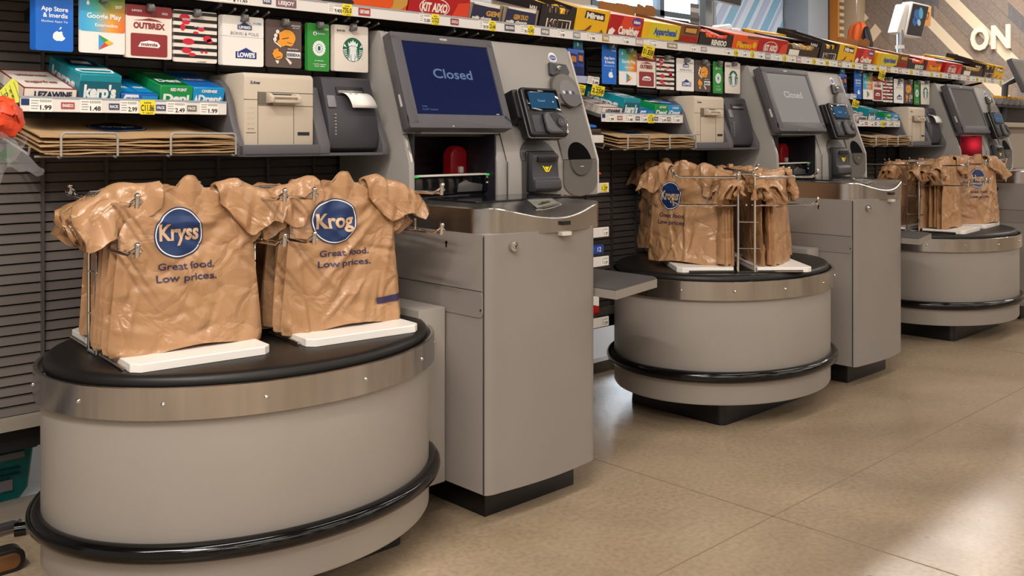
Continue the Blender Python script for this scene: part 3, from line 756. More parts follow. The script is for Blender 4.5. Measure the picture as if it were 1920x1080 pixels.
    m3 = MB(); m3.box(2.4935, 2.4975, 2.6255, 2.6265, .98, 1.11, 0); m3.build('lower_groove', SEAM, tower)
    # light pipes on the left leg
    LP_ = MB()
    for x0, x1, s0, s1 in ((2.038, 2.047, .06, .095), (2.041, 2.051, .006, .05)): LP_.add([T(x0, s0, .0014), T(x1 - .003, s0, .0014), T(x1, s1 * .6 + s0 * .4, .0014), T(x0, s1, .0014)], [(0, 1, 2, 3)], 0)
    LP_.build('light_pipe', PALEP, tower, recalc=False)
    # edge strip beside the screen and paper label on the side cheek
    m2 = MB(); m2.add([(2.0315, 2.90, 1.51), (2.0315, 2.97, 1.50), (2.0315, 2.97, 1.56 - .06 + .05), (2.0315, 2.90, 1.57)], [(0, 1, 2, 3)], 0); m2.build('paper_label', WHITE, tower, recalc=False)
    m.build('leg_groove', [SEAM], tower, recalc=False)
    m = MB(); prof_x(m, [(2.636, 1.215), (2.672, 1.213), (2.675, 1.224), (2.64, 1.23)], 2.09, 2.44, 0); m.build('card_ledge', PAINT2, tower)
    # right edge moulding
    m = MB(); pr = [T(3.016, s_, .002) for s_ in (.0, .2, .4, .487)]; m.tube([(3.014, 2.626, .97)] + pr, .005, 0); m.build('edge_moulding', mat('pale_edge', 'c2bdb6', .4), tower)
    # badge, coin parts
    m = MB(); m.prism(circ(2.905, .452, .024, 32), T(0, 0, 0), XV, UK, NK * .002, 0)
    m.prism(circ(2.905, .452, .0195, 28, .012), T(0, 0, .0021), XV, UK, NK * .0006, 1)
    m.text('E-Z-Scan', T(2.905, .452, .0035), XV, UK, .008, 0, width=.030); m.text('for you', T(2.905, .434, .0028), XV, UK, .006, 1)
    m.build('round_badge', [WHITE, BADGE], tower)
    st = MB()
    q = arc(2.907, .315, .072, 0, 180, 20, .068) + [(2.812, .20), (2.81, 0)]
    st.prism(arc(2.917, .297, .085, -10, 180, 20, .085)[::1] + [(2.832, .23), (2.805, .12), (2.805, .0)] + [(3.005, .0), (3.005, .14)], T(0, 0, 0), XV, UK, NK * .006, 0, .002, 1)
    q = [(2.805, 1.11), (2.805, 1.02)] + arc(2.905, 1.02, .1, 180, 360, 18, .058) + [(3.005, 1.02), (3.005, 1.11)]
    st.prism(q, (0, 2.6285, 0), XV, ZV, (0, -.006, 0), 0, .002, 1)
    strip_o = st.build('coin_panel', STRIPK, t, angle=30)
    m = MB(); m.prism(arc(2.914, .30, .078, 0, 180, 20, .073) + [(2.836, .26), (2.842, .235), (2.99, .235), (2.992, .26)], T(0, 0, .006), XV, UK, NK * .02, 0, .006, 3)
    m.prism([(2.852, .372)] + arc(2.914, .30, .088, 120, 60, 8, .075) + [(2.975, .385), (2.965, .42), (2.865, .425)], T(0, 0, .002), XV, UK, NK * .012, 1, .002, 1)
    m.build('coin_hopper', [STRIPK, CHAR], strip_o)
    m = MB(); m.prism(circ(2.918, .292, .05, 28, .05), T(0, 0, .0262), XV, UK, NK * .001, 0)
    m.loops([[T(2.918 + .058 * math.cos(a), .275 + .055 * math.sin(a), .024 + h) for a in [math.pi + math.pi * k / 14 for k in range(15)]] for h in (0, .012)], 1, cap0=True, cap1=True)
    for k, (dx, c_) in enumerate(((-.03, 2), (-.012, 3), (.008, 2), (.026, 3))): m.prism(circ(2.918 + dx, .285, .008, 10), T(0, 0, .0275), XV, UK, NK * .002, c_)
    m.build('coin_bowl', [mat('bowl_grey', '8d8a8c', .25, .5), DGREY, PALEP, NAVY], strip_o)
    m = MB(); m.sphere(T(2.905, .40, .017), .012, 0, 2, (1, 1, 1.2)); m.tube([T(2.905, .385, .014), T(2.905, .418, .014)], .006, 0); m.build('coin_crown', CHROME, strip_o)
    m = MB(); m.prism(arc(2.904, .0, .068, 0, 180, 20, .075) + [(2.84, -.002)], T(0, 0, .0062), XV, UK, NK * .0012, 0); m.build('coin_cup_opening', mat('deep_black', '030304', .9, spec=.1), strip_o)
    m = MB(); cupr = []
    for h, k in ((0, 1), (.004, .99), (.008, .93)):
        cupr.append([Vector((2.904 + .068 * k * math.cos(a), 2.624 - h, 1.112 + .068 * k * math.sin(a))) for a in [math.pi + math.pi * i / 16 for i in range(17)]])
    m.loops(cupr, 0); m.box(2.895, 2.914, 2.6145, 2.617, 1.083, 1.086, 1); m.build('coin_cup', [mat('coin_cup_grey', '53504d', .45), PALEP], strip_o)
    # bill acceptor
    m = MB()
    q = [(2.573, 1.11), (2.573, .985), (2.768, .985), (2.768, 1.11)]
    m.prism(q, (0, 2.6285, 0), XV, ZV, (0, -.005, 0), 0); m.prism([(2.768, .0), (2.768, .02)] + arc(2.6705, .015, .0975, 5, 175, 20, .076) + [(2.573, .02), (2.573, .0)], T(0, 0, 0), XV, UK, NK * .005, 0)
    ac = m.build('acceptor_surround', ARCHM, t, angle=30)
    m = MB(); m.prism(rrect(2.592, 2.752, .99, 1.15, .01), (0, 2.632, 0), XV, ZV, (0, -.012, 0), 1, .003, 1)
    prof_x(m, [(2.63, .992), (2.585, .992), (2.575, 1.005), (2.58, 1.035), (2.592, 1.045), (2.598, 1.10), (2.592, 1.13), (2.615, 1.145), (2.64, 1.145)], 2.60, 2.744, 0, .004)
    m.box(2.622, 2.722, 2.586, 2.60, 1.108, 1.13, 1, .002)
    m.add([(2.664, 2.5945, 1.088), (2.69, 2.5945, 1.088), (2.677, 2.5935, 1.072)], [(0, 2, 1)], 2)
    m.add([(2.65, 2.5935, 1.092), (2.656, 2.5935, 1.092), (2.672, 2.5925, 1.073), (2.682, 2.5925, 1.073), (2.698, 2.5935, 1.092), (2.704, 2.5935, 1.092), (2.686, 2.5925, 1.068), (2.668, 2.5925, 1.068)], [(0, 7, 2, 1), (7, 6, 3, 2), (6, 5, 4, 3)], 2)
    m.build('bill_acceptor', [CHAR, BLACK, YELLOW], ac)
    # payment terminal
    def Q(x, s_, o): return T(x, s_, o)
    m = MB()
    m.prism([(2.545, .155), (2.575, .145), (2.60, .145), (2.60, .275), (2.545, .268)], T(0, 0, 0), XV, UK, NK * .07, 0, .006, 2)
    br = m.build('terminal_bracket', BLACK, t)
    m = MB(); m.prism(rrect(2.563, 2.768, .068, .268, .014), T(0, 0, .04), XV, UK, NK * .062, 0, .008, 3)
    m.prism(rrect(2.560, 2.771, .064, .268, .014), T(0, 0, .078), XV, UK, NK * .006, 1, .002, 2)
    pp = m.build('payment_terminal', [BLACK, mat('silver_rim', '8a8785', .25, .7)], t, angle=30)
    m = MB(); m.prism(rrect(2.575, 2.757, .168, .258, .008), T(0, 0, .1022), XV, UK, NK * .002, 0, .001); m.prism(rrect(2.592, 2.74, .18, .246, .003), T(0, 0, .1043), XV, UK, NK * .0006, 1)
    m.text('Closed', T(2.655, .212, .1052), XV, UK, .010, 2); m.text('TERMINAL', T(2.664, .2525, .1046), XV, UK, .005, 3, width=.03); m.prism(circ(2.72, .208, .004, 12, .003), T(0, 0, .105), XV, UK, NK * .0004, 3)
    m.build('terminal_screen', [GLASSK, PADS, PADT, PALEP], pp)
    m = MB(); m.prism(rrect(2.582, 2.636, .082, .152, .008), T(0, 0, .1022), XV, UK, NK * .002, 0, .001)
    m.prism(rrect(2.64, 2.748, .074, .160, .02), T(0, 0, .1022), XV, UK, NK * .02, 1, .008, 3)
    m.prism([(2.662, .152), (2.70, .158), (2.735, .135), (2.742, .085), (2.72, .078), (2.688, .10)], T(0, 0, .1225), XV, UK, NK * .001, 2)
    m.prism(circ(2.712, .115, .018, 20), T(0, 0, .1236), XV, UK, NK * .004, 0, .001); m.sphere(T(2.712, .115, .129), .003, 3, 1); m.prism(circ(2.756, .083, .007, 14), T(0, 0, .1025), XV, UK, NK * .006, 3, .002)
    m.build('card_slot', [CHAR, DGREY, BLACK, CHROME], pp)
    m = MB(); m.tube([T(2.752, .13, .10), T(2.768, .14, .11), T(2.77, .12, .105), T(2.765, .09, .10)], .0022, 0); m.build('pen_tether', CHROME, pp)
    # screen
    m = MB(); o = .072
    m.prism(rrect(2.010, 2.494, .105, .466, .008), T(0, 0, .028), XV, UK, NK * (o - .028), 0, .006, 3)
    # raised frame made of four bars, so that the display is recessed
    for q in (rrect(2.010, 2.494, .433, .466, .006), rrect(2.010, 2.494, .105, .157, .006), rrect(2.010, 2.055, .12, .45, .006), rrect(2.462, 2.494, .12, .45, .006)): m.prism(q, T(0, 0, o - .004), XV, UK, NK * .010, 0, .0025, 2)
    m.text('ncrpos', T(2.25, .452, o + .0065), XV, UK, .010, 1, width=.034, bold=.04);
    m.prism(rrect(2.20, 2.206, .110, .114, .001), T(0, 0, o + .006), XV, UK, NK * .0006, 1)
    m.add([T(2.0095, .19, .05), T(2.0095, .235, .05), T(2.0095, .235, .06), T(2.0095, .19, .062)], [(0, 1, 2, 3)], 1)
    mon = m.build('monitor', [MONB, PALEP], t, angle=35)
    m = MB(); m.prism(rrect(2.06, 2.44, .14, .43, .01), T(0, 0, .0), XV, UK, NK * .03, 0); m.build('monitor_mount', CHAR, mon)
    return t, mon
kio, mon0 = make_kiosk()
def display(mon, i):
    d = PER * i; m = MB(); D = XV * d
    m.add([T(2.053, .155, .0725) + D, T(2.464, .155, .0725) + D, T(2.464, .435, .0725) + D, T(2.053, .435, .0725) + D], [(0, 1, 2, 3)], 0)
    if i < 2:
        m.text('Closed', T(2.262, .316, .0732) + D, XV, UK, .036, 1, width=.185, bold=.015)
    if i == 0:
        m.text('No EFT Tendered', T(2.085, .176, .0732) + D, XV, UK, .0065, 1, align='L', bold=0); m.text('ID 0000', T(2.085, .187, .0732) + D, XV, UK, .005, 1, align='L', bold=0)
        m.prism(rrect(2.43, 2.445, .161, .1635, .0005), T(0, 0, .073) + D, XV, UK, NK * .0003, 2)
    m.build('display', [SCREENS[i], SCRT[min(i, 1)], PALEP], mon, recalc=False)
kio2 = copy_tree(kio, PER, label=KL[1]); kio3 = copy_tree(kio, 2 * PER, label=KL[2])
for i, k in enumerate((kio, kio2, kio3)):
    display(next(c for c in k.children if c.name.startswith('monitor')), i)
# the farthest scanner is lit: red hood, red flash behind the window, its own small lamp
h3 = next(c for c in kio3.children if c.name.startswith('red_scanner_hood')); h3.data = h3.data.copy(); h3.data.materials[0] = REDL
m = MB(); d = 2 * PER
for k in range(9): m.prism([(2.30 + d + .016 * k, 1.0), (2.318 + d + .016 * k, 1.0), (2.312 + d + .016 * k, 1.02 + .02 * abs(math.sin(k * 2.1))), (2.302 + d + .016 * k, 1.015)], (0, 2.682, 0), XV, ZV, (0, .004, 0), 0)
m.build('red_scanner_flash', REDL, kio3)
rl = bpy.data.lights.new('scanner_red_light', 'POINT'); rl.energy = 2.2; rl.color = (1, .03, .05); rl.shadow_soft_size = .03
ro = bpy.data.objects.new('scanner_red_light', rl); C.objects.link(ro); ro.location = (2.25 + d, 2.76, 1.15)

# item shelf on the right of each kiosk
IL = ['grey item shelf on the right side of the nearest kiosk', 'grey item shelf on the right side of the middle kiosk', 'grey item shelf on the right side of the farthest kiosk']
t = thing('item_shelf', IL[0], 'shelf', (2.6, 2.4, .66), 'item shelves')
q = [(2.486, 2.085), (2.80, 2.155), (2.835, 2.19), (2.84, 2.78), (2.486, 2.78)]
m = MB(); m.loops([[(x, y, .655) for x, y in q], [(x, y, .684) for x, y in q]], 0, smooth=False); m.build('steel_edge', mat('shelf_edge_metal', 'a29c95', .35, .4), t)
m = MB(); q2 = [(2.488, 2.09), (2.798, 2.16), (2.832, 2.195), (2.836, 2.775), (2.488, 2.775)]; m.loops([[(x, y, .6845) for x, y in q2], [(x, y, .688) for x, y in q2]], 0, smooth=False); m.build('top', mat('shelf_top_grey', '4e4c4c', .5), t)
for i in (1, 2): copy_tree(t, PER * i, label=IL[i])

# ================================================================== printers and their housing
HL = ['dark grey printer housing left of the nearest kiosk', 'dark grey printer housing left of the middle kiosk', 'dark grey printer housing left of the farthest kiosk']
t = thing('printer_housing', HL[0], 'printer housing', (1.72, 2.85, 1.141), 'printer housings')
m = MB()
cheek = [(2.72, 1.141), (2.72, 1.178), (2.735, 1.20), (2.765, 1.25), (2.79, 1.32), (2.815, 1.36), (2.85, 1.383), (2.90, 1.39), (3.05, 1.39), (3.05, 1.141)]
prof_x(m, cheek, 1.436, 1.458, 0, .004); m.build('left_cheek', DGREY, t, angle=30)
m = MB(); prof_x(m, [(2.72, 1.141), (2.72, 1.178), (2.80, 1.37), (2.84, 1.375), (3.05, 1.375), (3.05, 1.141)], 1.728, 1.772, 0, .004); m.build('divider', DGREY, t, angle=30)
m = MB(); prof_x(m, [(2.72, 1.141), (2.72, 1.178), (2.83, 1.39), (3.05, 1.39), (3.05, 1.141)], 1.985, 2.012, 0, .004); m.build('right_cheek', DGREY, t, angle=30)
m = MB(); m.box(1.458, 1.985, 2.72, 3.05, 1.141, 1.150, 0); m.box(1.44, 1.735, 2.72, 2.73, 1.141, 1.178, 0, .002); m.box(1.735, 2.0, 2.724, 2.734, 1.141, 1.150, 0, .002); m.box(1.458, 1.985, 3.03, 3.05, 1.15, 1.37, 1)
m.build('tray', [DGREY, BLACK], t)
for i in (1, 2): copy_tree(t, PER * i, label=HL[i])

CL = ['beige coupon printer in the printer housing beside the nearest kiosk', 'beige coupon printer in the printer housing beside the middle kiosk', 'beige coupon printer in the printer housing beside the farthest kiosk']
t = thing('coupon_printer', CL[0], 'printer', (1.6, 2.86, 1.15), 'beige coupon printers')
m = MB()
prof_x(m, [(2.752, 1.151), (2.742, 1.18), (2.742, 1.395), (2.752, 1.406), (2.98, 1.406), (3.0, 1.30), (3.0, 1.151)], 1.469, 1.7205, 0, .006)
body = m.build('body', BEIGE, t, angle=30)
m = MB(); y = 2.7415
def gl(x0, x1, z0, z1, mm=0, yy=None): m.box(x0, x1, (yy or y) - .0006, (yy or y) + .002, z0, z1, mm)
gl(1.469, 1.516, 1.3205, 1.3222); gl(1.5155, 1.5172, 1.18, 1.347); gl(1.516, 1.7205, 1.3025, 1.3045); gl(1.6445, 1.6462, 1.18, 1.303); gl(1.516, 1.57, 1.306, 1.346, 1); gl(1.57, 1.7205, 1.3445, 1.3465)
for z_ in (1.296, 1.280, 1.263, 1.246, 1.230):
    for x_ in (1.485, 1.498): m.text('....' if z_ > 1.24 else 'o', (x_, y - .001, z_), XV, ZV, .004, 0, width=.009)
gl(1.475, 1.509, 1.2155, 1.2175); gl(1.66, 1.704, 1.208, 1.219, 2)
m.text('E-Aver', (1.508, y - .001, 1.375), XV, ZV, .009, 3, width=.034, bold=.03)
m.build('front_marks', [BEIGED, BEIGED, INK, NAVY], body)
m = MB(); m.box(1.548, 1.648, 2.716, 2.744, 1.311, 1.325, 0, .004); m.tube([(1.55, 2.715, 1.331), (1.645, 2.715, 1.331)], .005, 0)
for x_ in (1.545, 1.642): m.prism([(2.745, 1.309), (2.708, 1.312), (2.706, 1.33), (2.722, 1.342), (2.745, 1.345)], (x_, 0, 0), YV, ZV, (.012, 0, 0), 0, .003, 2)
m.build('paper_guide', BEIGE, t, angle=35)
m = MB(); m.box(1.56, 1.636, 2.7395, 2.7435, 1.328, 1.341, 0); m.build('coupon_slot', INK, t)
for i in (1, 2): copy_tree(t, PER * i, label=CL[i])

RL = ['charcoal receipt printer left of the nearest kiosk, a short receipt curling out', 'charcoal receipt printer left of the middle kiosk, no receipt', 'charcoal receipt printer left of the farthest kiosk, a receipt sticking out']
t = thing('receipt_printer', RL[0], 'receipt printer', (1.88, 2.86, 1.15), 'charcoal receipt printers')
m = MB(); rp = [(2.77, 1.151), (2.742, 1.165), (2.735, 1.20), (2.738, 1.25), (2.752, 1.30), (2.785, 1.402), (2.795, 1.408), (2.97, 1.41), (2.99, 1.38), (2.99, 1.151)]
prof_x(m, rp, 1.776, 1.978, 0, .005); body = m.build('body', CHAR, t, angle=28)
# local frame of its sloping face between (2.752,1.30) and (2.785,1.402)
RU = Vector((0, .033, .102)).normalized(); RN = Vector((0, -RU.z, RU.y))
def R_(x, s_, o=0): return Vector((x, 2.752, 1.30)) + RU * s_ + RN * o
m = MB(); m.prism(rrect(1.825, 1.938, .048, .078, .004), R_(0, 0, .0), XV, RU, RN * .004, 0, .001); m.prism(rrect(1.832, 1.931, .054, .064, .002), R_(0, 0, .004), XV, RU, RN * .002, 1, .0005); m.build('paper_mouth', [BLACK, mat('silver_bar', '8f8b88', .3, .8)], body)
m = MB(); m.prism(rrect(1.783, 1.815, .002, .045, .004), R_(0, 0, 0), XV, RU, RN * .006, 0, .002); m.build('cover_button', mat('button_grey', '7c7a80', .35), body)
m = MB()
for k in range(7): m.box(1.80, 1.806, 2.7355 - .001 * (k < 4), 2.745, 1.21 + .011 * k, 1.216 + .011 * k, 0)
m.build('indicator_marks', INKG, body)
m = MB(); ribbons = []
for q in range(9):
    f = q / 8; c = R_(0, .055 - .01 * f, 0) + RN * (.006 + .034 * math.sin(1.5 * f)) + Vector((0, 0, -.052 * f * f)); ribbons.append([c + XV * (1.838 + .028 * f), c + XV * (1.935 + .034 * f)])
m.loops(ribbons, 0, closed=False, cap0=False, cap1=False)
c = ribbons[3][0]; m.text('001  130', c + Vector((.03, -.001, .0025)), XV, Vector((0, .85, .4)).normalized(), .007, 1)
m.build('receipt', [PAPER, INKG], t, recalc=False, solid=.0004)
for i in (1, 2): copy_tree(t, PER * i, label=RL[i], drop=('receipt',) if i == 1 else ())
# ================================================================== price rails, tags
def price_tag(mb, o, ex, ey, w_, h, price, kind='w'):
    """prints one tag into mb: materials 0 paper, 1 ink, 2 grey ink"""
    o = Vector(o); n = ex.cross(ey)
    mb.prism(rrect(-w_ / 2, w_ / 2, -h / 2, h / 2, .0008, 1), o, ex, ey, n * .0008, 0)
    f = o + n * .0012
    if kind == 'w':
        k = 0; x = -w_ * .05
        while x < w_ * .44:
            b = .0009 + .0009 * ((k * 7) % 3 == 0); mb.poly([(x, h * .22), (x + b, h * .22), (x + b, h * .42), (x, h * .42)], f, ex, ey, 2); x += b + .0011; k += 1
        for q in range(4): mb.poly([(-w_ * .44, h * (.30 - .2 * q)), (-w_ * (.10 + .05 * (q % 2)), h * (.30 - .2 * q)), (-w_ * (.10 + .05 * (q % 2)), h * (.36 - .2 * q)), (-w_ * .44, h * (.36 - .2 * q))], f, ex, ey, 2)
        mb.text(price, f + ex * (w_ * .2) - ey * (h * .18), ex, ey, h * .34, 1, width=w_ * .5, bold=.03)
    elif kind == 'y':
        mb.text('sale', f + ey * (h * .34), ex, ey, h * .14, 1, width=w_ * .5); mb.text(price, f - ey * (h * .04), ex, ey, h * .42, 1, width=w_ * .9, bold=.03)
        mb.text('+ card', f - ey * (h * .38), ex, ey, h * .13, 1, width=w_ * .7)
    else:
        mb.prism([(-w_ / 2, -h / 2), (w_ / 2, -h / 2), (w_ / 2, h / 2), (-w_ / 2, h / 2)], o, ex, ey, n * .001, 1)
        mb.text(price, f + n * .0003, ex, ey, h * .45, 2, width=w_ * .8, bold=.03)

# ================================================================== gum shelf
GUMT = [('1.99', .885, 'w'), ('1.48', 1.018, 'w'), ('2.99', 1.126, 'w'), ('C11.86', 1.180, 'y'), ('2.49', 1.268, 'w'), ('1.99', 1.374, 'w')]
GUMB = [('ENASECO', .955, 'wine_frame', 'a5474a'), ('RACK', 1.083, 'navy_frame', '39456b'), ('PACK', 1.221, 'navy_frame', '39456b'), ('PACK', 1.318, 'taupe_frame', '6b6660')]
GL = ['small gum shelf with a white price rail left of the nearest kiosk', 'small gum shelf with a white price rail left of the middle kiosk', 'small gum shelf with a white price rail left of the farthest kiosk']
TLT = math.radians(15); DD = Vector((0, math.cos(TLT), math.sin(TLT))); DU = Vector((0, -math.sin(TLT), math.cos(TLT)))
gs = thing('gum_shelf', GL[0], 'shelf', (1.13, 2.95, 1.27), 'gum shelves')
m = MB(); m.prism([(0, -.012), (.32, -.012), (.32, 0), (0, 0)], (.832, 2.795, 1.302), DD, DU, (.601, 0, 0), 0); m.build('shelf_board', mat('shelf_metal', '6e6b69', .5, .2), gs)
m = MB(); m.box(.832, 1.433, 2.785, 2.79, 1.2715, 1.314, 0, .0012, 1); m.box(.832, 1.433, 2.784, 2.786, 1.308, 1.314, 1); m.box(.834, .858, 2.7838, 2.786, 1.289, 1.306, 2)
gr = m.build('price_rail', [RAILW, mat('rail_lip', '9aa0a6', .3), NAVY], gs)
for p, x, k in GUMT:
    m = MB()
    if k == 'y': price_tag(m, (x, 2.7835, 1.290), XV, ZV, .044, .042, p, 'y')
    else: price_tag(m, (x, 2.7845, 1.290), XV, ZV, .060 if x < 1.1 or x > 1.2 else .052, .036, p, 'w')
    m.build('price_tag', [YELLOW if k == 'y' else TAGW, INK, INKG], gr, recalc=False)
for p, x, nm, hx in GUMB:
    m = MB(); price_tag(m, (x, 2.7845, 1.290), XV, ZV, .030 if p != 'ENASECO' else .036, .018, p, 'b'); m.build('brand_tag', [TAGW, mat(nm, hx, .5), TAGW], gr, recalc=False)
for i in (1, 2): copy_tree(gs, PER * i, label=GL[i])

def carton(name, label, cat, group, x0, x1, h, depth, y, z, cols, front=None, top=None, side=None, kind='box', dx=0, parts=True):
    """a shelf carton lying on the sloping shelf; cols = materials [body, print, accent]"""
    o = Vector((x0 + dx, y, z)); w_ = x1 - x0
    def L(x, d, u): return o + XV * x + DD * d + DU * u
    m = MB()
    if kind == 'box':
        m.prism([(0, 0), (depth, 0), (depth, h), (0, h)], o, DD, DU, (w_, 0, 0), 0, .0015, 1)
    else:      # open display tray: floor, walls, low cut in the front, packs inside
        t_ = .003
        m.prism([(0, 0), (depth, 0), (depth, t_), (0, t_)], o, DD, DU, (w_, 0, 0), 0)
        for xa in (0, w_ - t_): m.prism([(0, 0), (depth, 0), (depth, h * 1.25), (0, h)], o + XV * xa, DD, DU, (t_, 0, 0), 0)
        m.prism([(0, 0), (w_, 0), (w_, h), (w_ * .86, h), (w_ * .8, h * .68), (w_ * .2, h * .68), (w_ * .14, h), (0, h)], o, XV, DU, DD * t_, 0)
        m.prism([(0, 0), (w_, 0), (w_, h * 1.3), (0, h * 1.3)], o + DD * (depth - t_), XV, DU, DD * t_, 0)
    n = -DD
    if front:
        for q_, it in enumerate(front):
            if it[0] == 'text':
                _, s, x, u, hh, ww, mi = it[:7]; m.text(s, L(x * w_, 0, u * h) + n * (.0010 + .0003 * q_), XV, DU, hh * h, mi, width=ww * w_, bold=.05)
            elif it[0] == 'poly':
                m.poly([(px * w_, pu * h) for px, pu in it[1]], o + n * (.0006 + .0003 * q_), XV, DU, it[2])
            elif it[0] == 'disc':
                _, x, u, r, ry, mi = it; m.poly(circ(x * w_, u * h, r * w_, 24, ry * h), o + n * (.0006 + .0003 * q_), XV, DU, mi)
    if top:
        for q_, it in enumerate(top):
            if it[0] == 'text':
                _, s, x, d, hh, ww, mi = it[:7]; m.text(s, L(x * w_, d * depth, h) + DU * (.0008 + .0003 * q_), XV, DD, hh * depth, mi, width=ww * w_, bold=.03)
            else: m.poly([(px * w_, pd * depth) for px, pd in it[1]], o + DU * (h + .0005 + .0003 * q_), XV, DD, it[2])
    if side:
        for it in side: m.text(it[1], L(0, it[2] * depth, it[3] * h) - XV * .0012, -DD, DU, it[4] * h, it[6], width=it[5] * depth, bold=.04)
    ob = m.build(name, cols, recalc=True); tag(ob, label, cat, group)
    if kind == 'tray' and parts:
        k = MB(); r = random.Random(label); acc = cols[2]
        nn = max(3, int(w_ / .035)); rows = 4
        for a in range(nn):
            for b in range(rows):
                xx = .006 + (w_ - .012) * (a + .5) / nn; dd = .02 + (depth - .04) * (b + .5) / rows
                ey = DU; an = r.uniform(-.3, .3)
                M = Matrix.Translation(L(xx, dd, h * .52 + .01 * r.random())) @ Matrix.Rotation(TLT + an, 4, 'X')
                k.box(-.4 * w_ / nn, .4 * w_ / nn, -.035, .035, -h * .33, h * .33, r.randrange(2), .006, 1, M)
        k.build('packs', [acc, cols[3] if len(cols) > 3 else acc], ob)
    return ob

TEAL = mat('teal_carton', '0f8ea0', .35); TEALD = mat('teal_dark', '0b5f74', .35); GUMW = mat('gum_white_carton', 'e6ddd4', .45); WINE = mat('wine_red', '8e3a35', .45)
GBLUE = mat('gum_blue', '1c63b8', .35); GSKY = mat('gum_sky_blue', '1390d0', .35); GGRN = mat('gum_green', '12924a', .35); GGRND = mat('gum_dark_green', '0b5b32', .4); LTX = mat('off_white_print', 'e8eef0', .4); NVB = mat('dark_navy', '16213f', .4)
WH = ['nearest', 'middle', 'farthest']
def gum(i):
    d = PER * i; g = 'gum cartons on the small shelves'; z = 1.304; y = 2.80; s = WH[i]
    carton('gum_carton', 'white and wine-red gum carton, left end of the gum shelf, %s station' % s, 'gum box', g, .842, .984, .032, .25, y, z, [GUMW, WINE, NVB], [('poly', [(0, 0), (.02, 0), (.02, 1), (0, 1)], 1), ('poly', [(.98, 0), (1, 0), (1, 1), (.98, 1)], 1), ('text', 'LEZAWINE', .55, .52, .5, .7, 2)], [('poly', [(0, 0), (1, 0), (1, .06), (0, .06)], 1), ('poly', [(0, .94), (1, .94), (1, 1), (0, 1)], 1), ('poly', [(0, 0), (.05, 0), (.05, 1), (0, 1)], 1), ('poly', [(.95, 0), (1, 0), (1, 1), (.95, 1)], 1), ('text', 'wintermint', .5, .7, .1, .6, 1), ('text', 'sugarfree', .5, .35, .1, .6, 1)], dx=d)
    carton('gum_carton', 'tall teal gum carton with thick white lettering, %s station' % s, 'gum box', g, .988, 1.104, .078, .26, y, z, [TEAL, TEALD, LTX, NVB], [('poly', [(0, .0), (1, .0), (1, .75), (0, .75)], 1), ('text', 'kerp\'s', .5, .38, .45, .78, 2), ('poly', [(.3, .04), (.7, .04), (.65, .14), (.35, .14)], 2)], [('poly', [(.12, .1), (.9, .1), (.97, .25), (.92, .4), (.1, .3), (.03, .2)], 2), ('poly', [(.15, .14), (.86, .14), (.9, .24), (.12, .24)], 0), ('poly', [(.1, .5), (.8, .45), (.9, .7), (.7, .9), (.2, .85)], 3), ('poly', [(.25, .6), (.7, .56), (.72, .72), (.3, .76)], 2)], [('text', 'kerps', .5, .5, .5, .75, 2)], dx=d)
    carton('gum_carton', 'low blue gum carton in the middle of the gum shelf, %s station' % s, 'gum box', g, 1.108, 1.218, .026, .22, y, z, [GBLUE, GSKY, LTX], [('poly', [(.02, 0), (.5, 0), (.45, .9), (.1, .9)], 2), ('text', 'CELEKER', .3, .4, .35, .36, 0), ('poly', [(.55, 0), (.98, 0), (.98, .8), (.55, .8)], 1)], [('poly', [(.04, .1), (.48, .1), (.48, .9), (.04, .9)], 1), ('poly', [(.53, .1), (.96, .1), (.96, .9), (.53, .9)], 1), ('text', 'mint', .27, .4, .12, .3, 2), ('text', 'mint', .75, .4, .12, .3, 2)], dx=d)
    carton('gum_carton', 'green gum carton beside the low blue one, %s station' % s, 'gum box', g, 1.222, 1.324, .054, .24, y, z, [GGRN, GGRND, LTX], [('poly', [(.04, .0), (.96, 0), (.96, .2), (.04, .2)], 1), ('text', 'RED POINT', .55, .8, .16, .5, 2), ('text', 'Deni', .5, .32, .42, .8, 2)], [('poly', [(.05, .08), (.95, .08), (.95, .55), (.05, .55)], 1), ('text', 'Deni', .5, .3, .16, .7, 2), ('text', 'spearmint', .5, .75, .1, .6, 2)], dx=d)
    carton('gum_carton', 'sky-blue gum carton, right end of the gum shelf, %s station' % s, 'gum box', g, 1.326, 1.428, .052, .24, y, z, [GSKY, GBLUE, LTX], [('text', 'OXENSE', .5, .8, .16, .5, 2), ('text', 'Drent', .55, .34, .42, .76, 2), ('poly', [(.04, .2), (.16, .2), (.1, .6)], 2)], [('poly', [(.05, .08), (.95, .08), (.95, .9), (.05, .9)], 1), ('text', 'icebreak', .5, .5, .12, .7, 2)], dx=d)
for i in range(3): gum(i)

